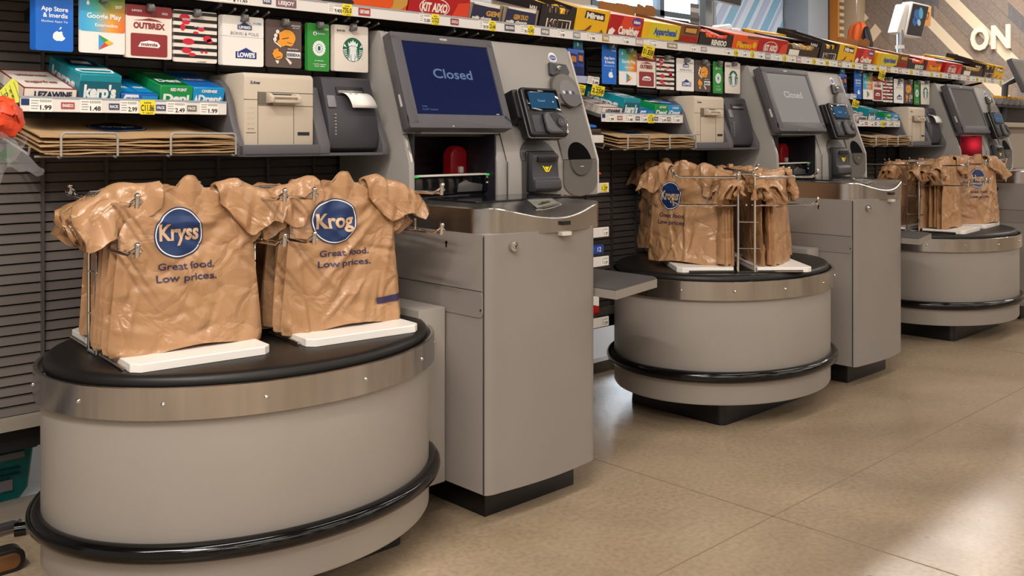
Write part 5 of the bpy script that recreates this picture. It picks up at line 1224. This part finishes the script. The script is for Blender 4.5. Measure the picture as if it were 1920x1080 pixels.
def flam(dx, lab): candy(lab, 4.265 + dx, 4.503 + dx, .085, .30, [CO, CY, CBR, CRO], [('poly', [(.55, .8), (1, .8), (1, 1), (.5, 1)], 2), ('text', 'Flamo', .45, .4, .34, .6, 1), ('poly', [(.35, .62), (.55, .55), (.6, .4), (.4, .4)], 2), ('disc', .85, .45, .08, .2, 1)], [('disc', .3, .3, .08, .08, 1)] if False else None)
flam(0, 'orange candy carton with yellow lettering above the middle printers')
kit(4.508 - 2.155, 'red candy carton with a white oval above the screen of the middle kiosk')
o = candy('dark brown open candy tray with silver packs above the middle kiosk', 4.79, 5.15, .07, .30, [CDB, CWH, CT, CGD], [('poly', [(.1, .15), (.4, .15), (.4, .6), (.1, .6)], 1)], None, None, kind='tray')
amm(5.165 - 2.835, 'dark brown open candy tray with pale lettering above the middle kiosk')
mike(5.385 - 3.055, 'yellow candy carton with a black name banner beyond the middle kiosk')
cavel(5.605 - 3.275, 'red candy carton with white script, second of its kind, toward the farthest station')
apar(5.90 - 3.518, 'lemon-yellow candy carton with blue italic lettering, toward the farthest station')
snk(6.19 - 3.805, 'narrow brown candy carton with red lettering, toward the farthest station')
rens(6.35 - 3.965, 'black and orange open candy tray toward the farthest kiosk')
flam(6.65 - 4.265, 'orange candy carton with yellow lettering toward the farthest kiosk')
kit(6.955 - 2.155, 'red candy carton with a white oval, farthest along the shelf')
candy('dark brown open candy tray with silver packs, farthest along the shelf', 7.26, 7.66, .07, .30, [CDB, CWH, CT, CGD], [('poly', [(.1, .15), (.4, .15), (.4, .6), (.1, .6)], 1)], None, None, kind='tray')
amm(7.67 - 2.835, 'dark open candy tray with pale lettering, second last on the shelf')
mike(7.86 - 3.055, 'yellow open-topped candy carton at the far end of the shelf')
# lids of the two yellow display cartons (the flat yellow and grey flaps lying over the trays)
for x0, lab, w_ in ((4.80, 'yellow cardboard lid lying over the trays above the middle kiosk', .6), (7.28, 'yellow cardboard lid lying over the last trays of the shelf', .78)):
    mm = MB(); o = Vector((x0, yc, zc)) + DD * .24 + DU * .085
    mm.prism(rrect(0, w_, 0, .085, .02, 3), o, XV, DD, DU * .018, 0, .004, 2); mm.prism([(.0, -.10), (w_ * .75, -.14), (w_ * .75, -.02), (0, -.01)], o, XV, DD, DU * .008, 1)
    ob = mm.build('display_lid', [CY, CDB]); tag(ob, lab, 'cardboard lid', 'yellow cardboard lids')

# ================================================================== small merchandise right of the kiosks
PKB = mat('pack_blue', '24489c', .3); PKD = mat('pack_deep_blue', '16244f', .3); PKO = mat('pack_orange_brown', 'b06a38', .4); TRN = mat('clear_plastic', 'dfe6f0', .15, trans=.6)
pd = ['nearest', 'middle']
for i in (0, 1):
    d = PER * i
    mm = MB(); mm.prism(rrect(3.02 + d, 3.125 + d, 1.47, 1.585, .006), (0, 2.80, 0), XV, ZV, (0, .02, 0), 0, .006, 3)
    for (a, b, c, e) in ((3.035, 3.075, 1.52, 1.565), (3.082, 3.118, 1.525, 1.572), (3.04, 3.118, 1.478, 1.512)): mm.poly([(a + d, c), (b + d, c - .004), (b + d, e - .004), (a + d, e)], (0, 2.7995, 0), XV, ZV, 1)
    for (a, b, c, e) in ((3.04, 3.07, 1.53, 1.555), (3.087, 3.112, 1.535, 1.56)): mm.poly([(a + d, c), (b + d, c - .003), (b + d, e - .003), (a + d, e)], (0, 2.799, 0), XV, ZV, 2)
    mm.prism(rrect(3.07 + d, 3.13 + d, 1.583, 1.63, .004), (0, 2.815, 0), XV, ZV, (0, .004, 0), 3, .001); mm.prism(rrect(3.094 + d, 3.10 + d, 1.60, 1.615, .002), (0, 2.814, 0), XV, ZV, (0, .003, 0), 4)
    tag(mm.build('hanging_pack', [PKB, PKD, PKO, TEALD, WHITE]), 'blue snack pack hanging right of the %s kiosk' % pd[i], 'snack pack', 'blue packs beside the kiosks')
    mm = MB(); mm.box(3.05 + d, 3.20 + d, 2.78, 2.784, 1.437, 1.468, 0); mm.build
    sh_ = thing('tag_strip', 'clear tag strip with white and yellow tags right of the %s kiosk' % pd[i], 'tag strip', (3.12 + d, 2.78, 1.39), 'tag strips beside the kiosks')
    mm.build('strip', [mat('strip_lilac', 'a9afc8', .3)], sh_)
    for (x, z, w_, h, kk) in ((3.155, 1.45, .075, .034, 'w'), (3.185, 1.408, .085, .044, 'y'), (3.075, 1.408, .05, .044, 'y')):
        m2 = MB(); ez = Vector((.1, -.2, 1)).normalized(); ex = (XV - ez * ez.x).normalized(); price_tag(m2, (x + d, 2.776, z), ex, ez, w_, h, '2.258' if kk == 'y' else '5.48', kk); m2.build('price_tag', [YELLOW if kk == 'y' else TAGW, INK, INKG], sh_, recalc=False)
    # little shelves down the wall between kiosk and carousel
    for q, (z, lab) in enumerate(((.995, 'uppermost'), (.805, 'middle'), (.68, 'third'), (.42, 'lowest'))):
        s3 = thing('clip_shelf', '%s small white price shelf on the wall right of the %s kiosk' % (lab, pd[i]), 'shelf', (3.09 + d, 2.85, z), 'small wall shelves beside the kiosks')
        m2 = MB(); m2.box(3.03 + d, 3.165 + d, 2.70, 3.08, z - .012, z - .006, 0); m2.build('board', mat('shelf_metal', '6e6b69', .5, .2), s3)
        m2 = MB(); m2.box(3.03 + d, 3.165 + d, 2.695, 2.70, z - .03, z + .012, 0, .001, 1); m2.build('price_rail', RAILW, s3)
        m2 = MB(); price_tag(m2, (3.135 + d, 2.6945, z - .009), XV, ZV, .04, .034, '1.29', 'y' if q == 0 else 'w'); m2.build('price_tag', [YELLOW if q == 0 else TAGW, INK, INKG], s3, recalc=False)
    m2 = MB(); m2.sphere((3.115 + d, 2.76, 1.025), .034, 0, 3, (1.1, 1.0, .62)); 
    for q in range(6): m2.sphere((3.095 + d + .012 * q, 2.745, 1.045), .012, 0, 1, (1, 1, .7))
    tag(m2.build('candy_bag', mat('red_candy_bag', 'c8402a', .35)), 'orange-red candy bag on the uppermost small wall shelf right of the %s kiosk' % pd[i], 'candy bag', 'small red candy bags')
    m2 = MB(); m2.prism(rrect(3.06 + d, 3.16 + d, .432, .56, .01), (0, 2.74, 0), XV, ZV, (0, .03, 0), 0, .012, 3); m2.poly([(3.11 + d, .48), (3.15 + d, .47), (3.15 + d, .52), (3.11 + d, .53)], (0, 2.739, 0), XV, ZV, 1)
    tag(m2.build('candy_bag', [mat('red_foil_bag', 'c01c20', .25), WHITE]), 'shiny red candy bag standing on the lowest wall shelf right of the %s kiosk' % pd[i], 'candy bag', 'red foil candy bags')
    m2 = MB(); m2.prism(rrect(3.08 + d, 3.16 + d, .70, .74, .003), (0, 2.72, 0), XV, ZV, (0, .02, 0), 0, .002); m2.text('12', (3.13 + d, 2.719, .72), XV, ZV, .02, 1)
    tag(m2.build('card_box', [PKB, LTX]), 'small blue box on the third wall shelf right of the %s kiosk' % pd[i], 'box', 'small blue boxes')
    m2 = MB(); m2.box(3.15 + d, 3.235 + d, 2.80, 2.95, 1.215, 1.24, 1, .003); m2.sphere((3.19 + d, 2.86, 1.25), .04, 0, 3, (1.1, 1.6, .35)); o_ = m2.build('snack_tray', [mat('snack_blue', '1f66c0', .3), CDB]); tag(o_, 'dark tray with a bright blue pack right of the %s kiosk' % pd[i], 'snack tray', 'snack trays beside the paper bags')
    s3 = thing('clip_shelf', 'small blank white shelf edge under the blue pack right of the %s kiosk' % pd[i], 'shelf', (3.19 + d, 2.85, 1.19), 'small wall shelves beside the kiosks')
    m2 = MB(); m2.box(3.15 + d, 3.235 + d, 2.785, 2.79, 1.178, 1.212, 0, .001, 1); m2.build('price_rail', RAILW, s3); m2 = MB(); m2.box(3.15 + d, 3.235 + d, 2.79, 3.08, 1.205, 1.214, 0); m2.build('board', mat('shelf_metal', '6e6b69', .5, .2), s3)

# ================================================================== left edge: wrapped flower, crate, castor, cart part
fb = thing('wrapped_flower', 'orange-red flower in a clear wrapper with a yellow-green printed tag, at the left edge', 'flower bouquet', (.62, 2.2, 1.0))
PET = mat('orange_red_petal', 'd2421e', .45, noise=(25, .25)); LEAF = mat('leaf_green', '1f4a24', .4); TAGG = mat('lime_tag', 'b9bb2a', .5)
m = MB(); r = random.Random(2)
for k in range(34):
    a = r.uniform(0, 2 * math.pi); b = r.uniform(-1.2, 1.3); R = .046
    c = Vector((.612 + R * math.cos(a) * math.cos(b) * .95, 2.2 + R * math.sin(a) * math.cos(b), 1.243 + .04 * math.sin(b)))
    n = (c - Vector((.612, 2.2, 1.235))).normalized(); u = n.orthogonal().normalized(); u = Matrix.Rotation(r.uniform(0, 6), 3, n) @ u; v = n.cross(u); s_ = r.uniform(.018, .028)
    lo = []
    for i in range(10):
        t_ = 2 * math.pi * i / 10; rr = s_ * (1 + .18 * math.cos(3 * t_)); lo.append(c + u * rr * math.cos(t_) + v * rr * math.sin(t_) + n * (-.010 * (math.cos(t_) ** 2) + .004 * r.random()))
    m.loops([[p - n * .002 for p in lo], lo, [c + (p - c) * .4 + n * .004 for p in lo]], 0)
m.sphere((.612, 2.2, 1.24), .042, 0, 2); m.build('blossom', PET, fb, angle=60)
m = MB()
for (x, z, l, an) in ((.618, 1.272, .035, .2), (.60, 1.165, .045, -.5), (.628, 1.168, .03, .2)):
    p = [Vector((x + l * math.cos(an) * (q - .4), 2.185, z + l * math.sin(an) * (q - .4))) for q in (0, .25, .5, .75, 1)]; wd = [.003, .010, .012, .009, .001]; nv = Vector((-math.sin(an), 0, math.cos(an)))
    m.loops([[a + nv * b, a - nv * b, a - nv * b + YV * .002, a + nv * b + YV * .002] for a, b in zip(p, wd)], 0)
m.tube([(.612, 2.2, 1.2), (.606, 2.205, 1.1), (.604, 2.21, 1.0)], .005, 0); m.build('leaves', LEAF, fb)
m = MB(); ex = Vector((.62, 0, .55)).normalized(); ey = Vector((-.30, .25, .9)).normalized(); o = Vector((.635, 2.19, 1.288)); n = ex.cross(ey)
q = [(-.045, .0), (.01, -.022), (.035, .02), (.03, .034), (.0, .03), (-.03, .03)]
m.prism([(-.05, -.002), (.012, -.022), (.026, .012), (.020, .028), (-.01, .024), (-.045, .022)], o, ex, ey, n * .001, 0)
f = o + n * .0016
for k in range(6): a = -.04 + .011 * k; m.poly([(a, -.004 - .003 * k + .004), (a + .001, -.004 - .003 * k + .004), (a + .004, .02), (a + .003, .02)], f, ex, ey, 1)
m.text('LED 5', o + n * .002 + ey * .008 + ex * -.008, ex, ey, .007, 1, width=.03); m.text('2 A E', o + n * .002 + ey * -.003 + ex * -.006, ex, ey, .006, 1, width=.026)
m.build('printed_tag', [TAGG, INK], fb, recalc=False)
m = MB(); rings = []
for q in range(12):
    f_ = q / 11; z = 1.02 + .185 * f_; R = .022 + .045 * f_ ** .7; xc = .600 - .30 * (1.205 - z) * 1.1
    rings.append([Vector((xc + R * (1 + .13 * math.sin(4 * a + q)) * math.cos(a), 2.2 + R * (1 + .14 * math.sin(5 * a + 2 * q)) * math.sin(a), z + .014 * math.sin(3 * a + 1) * f_)) for a in [2 * math.pi * i / 30 for i in range(30)]])
m.loops(rings, 0, cap0=False, cap1=False)
fl_ = []
for q in range(7):
    f_ = q / 6; fl_.append([Vector((.625 + .068 * f_, 2.175 - .01 * f_ + .006 * math.sin(9 * f_ + 3 * g), 1.175 - .052 * f_ + (g - .5) * (.06 * (1 - f_) + .012) + .004 * math.sin(14 * f_))) for g in (0, .25, .5, .75, 1)])
m.loops(fl_, 0, closed=False, cap0=False, cap1=False)
FILM = mat('clear_cellophane', 'e8edf2', .05, alpha=.13, spec=1.0)
m.build('cellophane', FILM, fb, recalc=False, angle=180)

cr = thing('storage_crate', 'teal plastic crate under the louvred wall at the lower left', 'crate', (.80, 3.45, .03))
TC = mat('teal_crate_plastic', '0a6a66', .4); TCG = mat('crate_grey_label', '77757a', .6)
m = MB(); q = rrect(.50, 1.035, .05, .215, .018, 3)
m.loops([[(x * .97 + .02, y, .032) for x, y in rrect(.52, 1.005, 3.33, 3.56, .02)], [(x, y, .07) for x, y in rrect(.51, 1.02, 3.32, 3.58, .02)], [(x, y, .215) for x, y in rrect(.50, 1.035, 3.31, 3.60, .02)], [(x, y, .215) for x, y in rrect(.51, 1.025, 3.32, 3.59, .02)], [(x, y, .05) for x, y in rrect(.53, 1.0, 3.34, 3.56, .02)]], 0, cap0=True, cap1=True); bdy = m.build('body', TC, cr, angle=35)
m = MB(); m.box(.50, 1.04, 3.302, 3.315, .20, .222, 0, .004); m.box(.55, .99, 3.306, 3.316, .122, .128, 0); m.box(.55, .99, 3.306, 3.316, .140, .146, 0); m.build('ribs', mat('teal_rib', '0a4a50', .4), cr)
m = MB(); m.box(.80, 1.0, 3.3035, 3.312, .176, .196, 0); m.box(.80, .965, 3.306, 3.318, .078, .112, 0); m.build('grey_labels', TCG, cr)
cst = thing('castor', 'small black castor on the floor by the gondola base, lower left', 'castor', (.925, 3.12, 0))
m = MB(); m.tube([(.915, 3.12, .02), (.945, 3.11, .02)], .019, 0, n=16); m.build('wheel', GLOSS, cst)
m = MB(); m.box(.70, .93, 3.13, 3.16, .018, .036, 0, .004); m.tube([(.93, 3.14, .03), (.93, 3.115, .045)], .006, 0); m.build('fork', CHAR, cst)
cw = thing('floor_bracket', 'black rounded bracket with a copper-coloured face on the floor, bottom left corner', 'bracket', (.84, 2.88, 0))
m = MB(); m.prism(rrect(.74, .87, 0, .066, .03, 6), (0, 2.86, 0), XV, ZV, (0, .05, 0), 0, .006, 3); m.build('frame', BLACK, cw)
m = MB(); m.prism(rrect(.755, .855, .012, .055, .02, 6), (0, 2.857, 0), XV, ZV, (0, .004, 0), 0, .001); m.build('face', mat('copper_face', '9c7250', .3, .8), cw)

# ================================================================== far things behind the shelf
def poled(name, label, cat, x, y, z): return thing(name, label, cat, (x, y, 0))
# tablet sign on a pole, with its orange panel
Yt = 5.0
tb = thing('tablet_kiosk', 'white tablet kiosk with a dark screen and orange side sign on a silver pole', 'tablet kiosk', (11.2, Yt, 0))
m = MB(); m.tube([(11.215, Yt + .03, 0), (11.215, Yt + .03, 2.48)], .04, 0, n=14); m.build('pole', mat('pole_silver', 'a9b0b6', .25, .8), tb)
m = MB(); m.tube([(11.215, Yt + .03, 2.26), (11.215, Yt + .03, 2.30)], .052, 0, n=14); m.build('collar', WHITE, tb)
m = MB(); m.prism([(11.29, 2.81), (11.09, 2.83), (10.90, 2.45), (11.10, 2.43)] if False else [(11.29, 2.80), (11.45, 2.815), (11.26, 2.43), (11.075, 2.445)], (0, Yt, 0), XV, ZV, (0, .12, 0), 0, .01, 2)
m.prism([(11.43, 2.84), (11.94, 2.84), (11.70, 2.42), (11.24, 2.42)], (0, Yt - .02, 0), XV, ZV, (0, .12, 0), 0, .01, 2); m.build('case', WHITE, tb)
m = MB(); m.add([(11.28, Yt - .0225, 2.432), (11.69, Yt - .0225, 2.432), (11.91, Yt - .0225, 2.818), (11.46, Yt - .0225, 2.818)], [(0, 1, 2, 3)], 0)
for (cx_, cz_, rx, rz, mi) in ((11.58, 2.68, .10, .08, 1), (11.68, 2.72, .06, .07, 2), (11.50, 2.60, .06, .05, 1), (11.62, 2.60, .05, .04, 3)): m.poly(circ(cx_, cz_, rx, 18, rz), (0, Yt - .0232 - .0004 * mi, 0), XV, ZV, mi)
m.build('screen', [mat('tablet_dark', '101218', .2, emit='141821', es=.6), mat('tablet_blue', '1d4a78', .3, emit='1f4f84', es=.7), mat('tablet_teal', '3f8aa0', .3, emit='3c7f9a', es=.7), mat('tablet_pale', '7d9aa0', .3, emit='8aa4aa', es=.7)], tb, recalc=False)
m = MB(); m.prism([(11.9, 2.60), (12.30, 2.625), (12.33, 2.88), (11.98, 2.87)], (0, Yt + .12, 0), XV, ZV, (0, .03, 0), 0, .004); m.text('357', (12.17, Yt + .118, 2.745), XV, ZV, .10, 1, width=.17); m.poly(circ(12.03, 2.74, .028, 16, .07), (0, Yt + .118, 0), XV, ZV, 2); m.build('orange_sign', [mat('sign_orange', 'f0a860', .5), mat('sign_brown', '4a3020', .5), mat('sign_teal', '3a9a8a', .5)], tb)
# hanging black monitor
hm = thing('hanging_monitor', 'black monitor hanging above the shelf near the windows, top edge of the photo', 'monitor', (7.55, Yt, 2.43))
m = MB(); m.prism([(7.31, 2.452), (7.77, 2.434), (7.86, 2.80), (7.40, 2.82)], (0, Yt, 0), XV, ZV, (0, .05, 0), 0, .006, 2); m.build('case', mat('monitor_silver', 'a8a6a4', .3, .4), hm)
m = MB(); m.add([(7.318, Yt - .001, 2.458), (7.765, Yt - .001, 2.44), (7.852, Yt - .001, 2.795), (7.405, Yt - .001, 2.813)], [(0, 1, 2, 3)], 0); m.build('screen', BLACK, hm, recalc=False)
m = MB(); m.tube([(7.55, Yt + .08, 2.6), (7.55, Yt + .08, 4.99)], .03, 0); m.build('drop_pole', mat('pole_silver', 'a9b0b6', .25, .8), hm)
# service desk things by the windows
ds = thing('service_desk', 'pale service desk behind the candy shelf, below the windows', 'desk', (7.8, 5.3, 0))
m = MB(); m.box(7.56, 8.4, 5.15, 5.75, 0, 2.02, 0, .01); m.build('body', mat('desk_white', 'd8d8da', .5), ds)
t1 = thing('desk_terminal', 'white box-shaped terminal on the service desk', 'terminal', (7.76, 5.25, 2.02))
m = MB(); m.prism([(7.60, 2.02), (7.86, 2.02), (7.86, 2.27), (7.83, 2.29), (7.62, 2.25), (7.60, 2.23)], (0, 5.15, 0), XV, ZV, (0, .18, 0), 0, .012, 3); m.build('case', WHITE, t1); m = MB(); m.prism([(7.62, 2.04), (7.84, 2.04), (7.84, 2.24), (7.62, 2.22)], (0, 5.147, 0), XV, ZV, (0, .004, 0), 0); m.build('panel', mat('terminal_panel', 'a9bccb', .4), t1)
t2 = thing('card_reader', 'small white card reader right of the desk terminal', 'card reader', (7.94, 5.22, 2.02))
m = MB(); m.prism(rrect(7.885, 8.005, 2.02, 2.255, .015), (0, 5.15, 0), XV, ZV, (0, .06, 0), 0, .008, 2); m.build('case', WHITE, t2); m = MB(); m.prism(rrect(7.92, 7.96, 2.13, 2.20, .006), (0, 5.148, 0), XV, ZV, (0, .004, 0), 0); m.prism(rrect(7.932, 7.948, 2.13, 2.18, .003), (0, 5.147, 0), XV, ZV, (0, .003, 0), 1); m.build('slot', [mat('reader_brown', '5a4238', .5), WHITE], t2)
pl = thing('poster_column', 'narrow pillar with small posters beside the windows', 'pillar', (7.3, 5.3, 0))
m = MB(); m.box(7.42, 7.53, 5.15, 5.22, 0, 3.2, 0, .004); m.build('pole', mat('pole_grey', '8f979c', .4, .3), pl)
m = MB(); m.box(7.17, 7.30, 5.14, 5.145, 2.02, 2.42, 0); m.box(7.17, 7.295, 5.136, 5.139, 2.34, 2.38, 1)
for k in range(5): m.box(7.175, 7.295, 5.136, 5.139, 2.06 + .05 * k, 2.09 + .05 * k, 2)
m.build('posters', [mat('poster_grey', '8d8a88', .6), WHITE, mat('poster_dark', '5f5c5a', .6)], pl)
dm = thing('white_dome', 'pale rounded machine top peeking over the candy by the windows', 'machine', (5.72, 5.2, 0))
m = MB(); m.box(5.50, 5.95, 5.05, 5.40, 0, 2.17, 0, .01); m.prism([(5.50, 2.17)] + [(5.725 - .225 * math.cos(math.pi * k / 16), 2.17 + .085 * math.sin(math.pi * k / 16)) for k in range(1, 16)] + [(5.95, 2.17)], (0, 5.05, 0), XV, ZV, (0, .35, 0), 1, .006, 2); m.build('case', [mat('machine_white', 'dcdcdc', .4), mat('machine_dome', 'd4e2ea', .25)], dm)
# orange and black garment on the far side
ga = thing('hanging_garment', 'orange and black garment hanging beside the beige column, upper right', 'garment', (14.5, 7.15, 2.7))
def cloth(cy, z1, z0, prof, name, m_, seed):
    """hanging folded cloth: prof = (height fraction from the top, centre shift, half width, depth)"""
    r = random.Random(seed); mb = MB(); ls = []; N = 40
    for f_, sh_, hw, dp in prof:
        ls.append([Vector((14.5 + dp * math.sin(2 * math.pi * i / N) * (1 + .25 * math.sin(7 * 2 * math.pi * i / N + f_ * 3)), cy + sh_ + hw * math.cos(2 * math.pi * i / N), z1 + (z0 - z1) * f_ + .012 * math.sin(5 * 2 * math.pi * i / N + f_ * 5))) for i in range(N)])
    mb.loops(ls, 0); return mb.build(name, m_, ga, angle=80)
cloth(7.17, 3.03, 2.62, ((0, .0, .03, .015), (.05, 0, .09, .05), (.14, .01, .13, .07), (.3, .03, .14, .08), (.5, .05, .13, .08), (.7, .07, .11, .07), (1, .08, .10, .06)), 'orange_cloth', mat('orange_cloth', 'd05a1c', .7), 1)
cloth(7.04, 2.95, 2.62, ((0, .0, .02, .015), (.06, 0, .04, .04), (.2, 0, .05, .06), (.5, -.01, .07, .07), (.8, -.02, .085, .07), (1, -.02, .08, .06)), 'black_cloth', mat('black_cloth', '14141c', .7), 2)
m = MB(); m.tube([(14.5, 7.2, 3.0), (14.5, 7.2, 3.4), (14.5, 7.2, 4.99)], .006, 0); m.build('hanger_wire', CHROME, ga)
# next checkout beyond the last kiosk: monitor, dark products, pale counter
ck = thing('far_checkout', 'next checkout with a tilted dark monitor and pale counter at the right edge', 'checkout', (9.6, 3.5, 0))
m = MB(); m.box(9.12, 10.6, 3.3, 4.2, 0, 1.30, 0, .01); m.box(9.05, 10.6, 3.25, 4.2, 1.30, 1.345, 1, .006); m.build('counter', [mat('far_counter', '8f867a', .5), mat('far_counter_top', 'a59a8c', .4)], ck)
m = MB(); a = Vector((9.161, 3.2, 1.934)); b = Vector((9.564, 3.2, 1.63)); ux = Vector((.96, .1, .02)).normalized(); 
uy = Vector((0, .40, .917)); 
M0 = Vector((9.42, 3.05, 1.63))
m.prism(rrect(0, .55, 0, .335, .012), M0, ux, uy, ux.cross(uy) * -.05, 0, .006, 2)
nrm = ux.cross(uy)
m.prism(rrect(.035, .52, .04, .30, .006), M0, ux, uy, nrm * .002, 1); m.build('monitor', [MONB, mat('far_screen', '5c5854', .2, emit='55514d', es=.4)], ck)
m = MB(); m.tube([(9.55, 3.3, 1.34), (9.55, 3.28, 1.7), (9.6, 3.2, 1.75)], .03, 0); m.build('monitor_arm', CHAR, ck)
m = MB(); m.box(9.05, 10.6, 3.22, 3.6, 1.485, 1.50, 0); m.box(9.3, 10.6, 3.45, 3.6, 1.34, 1.49, 1); m.build('product_shelf', [mat('shelf_dark', '3a3838', .5), BLACK], ck)
for k in range(6):
    m = MB(); x = 9.08 + .15 * k; m.prism(rrect(x, x + .13, 1.502, 1.565, .02), (0, 3.24, 0), XV, ZV, (0, .2, 0), 0, .012, 2); m.prism(rrect(x + .01, x + .12, 1.562, 1.588, .008), (0, 3.25, 0), XV, ZV, (0, .16, 0), 1, .006, 2)
    o_ = m.build('snack_bag', [mat('snack_grey', '77767c', .35, noise=(40, .3)), mat('snack_yellow', 'e0aa2a', .4)]); tag(o_, 'grey and yellow snack bag, %s from the left on the far checkout shelf' % ('first', 'second', 'third', 'fourth', 'fifth', 'sixth')[k], 'snack bag', 'snack bags on the far checkout shelf')
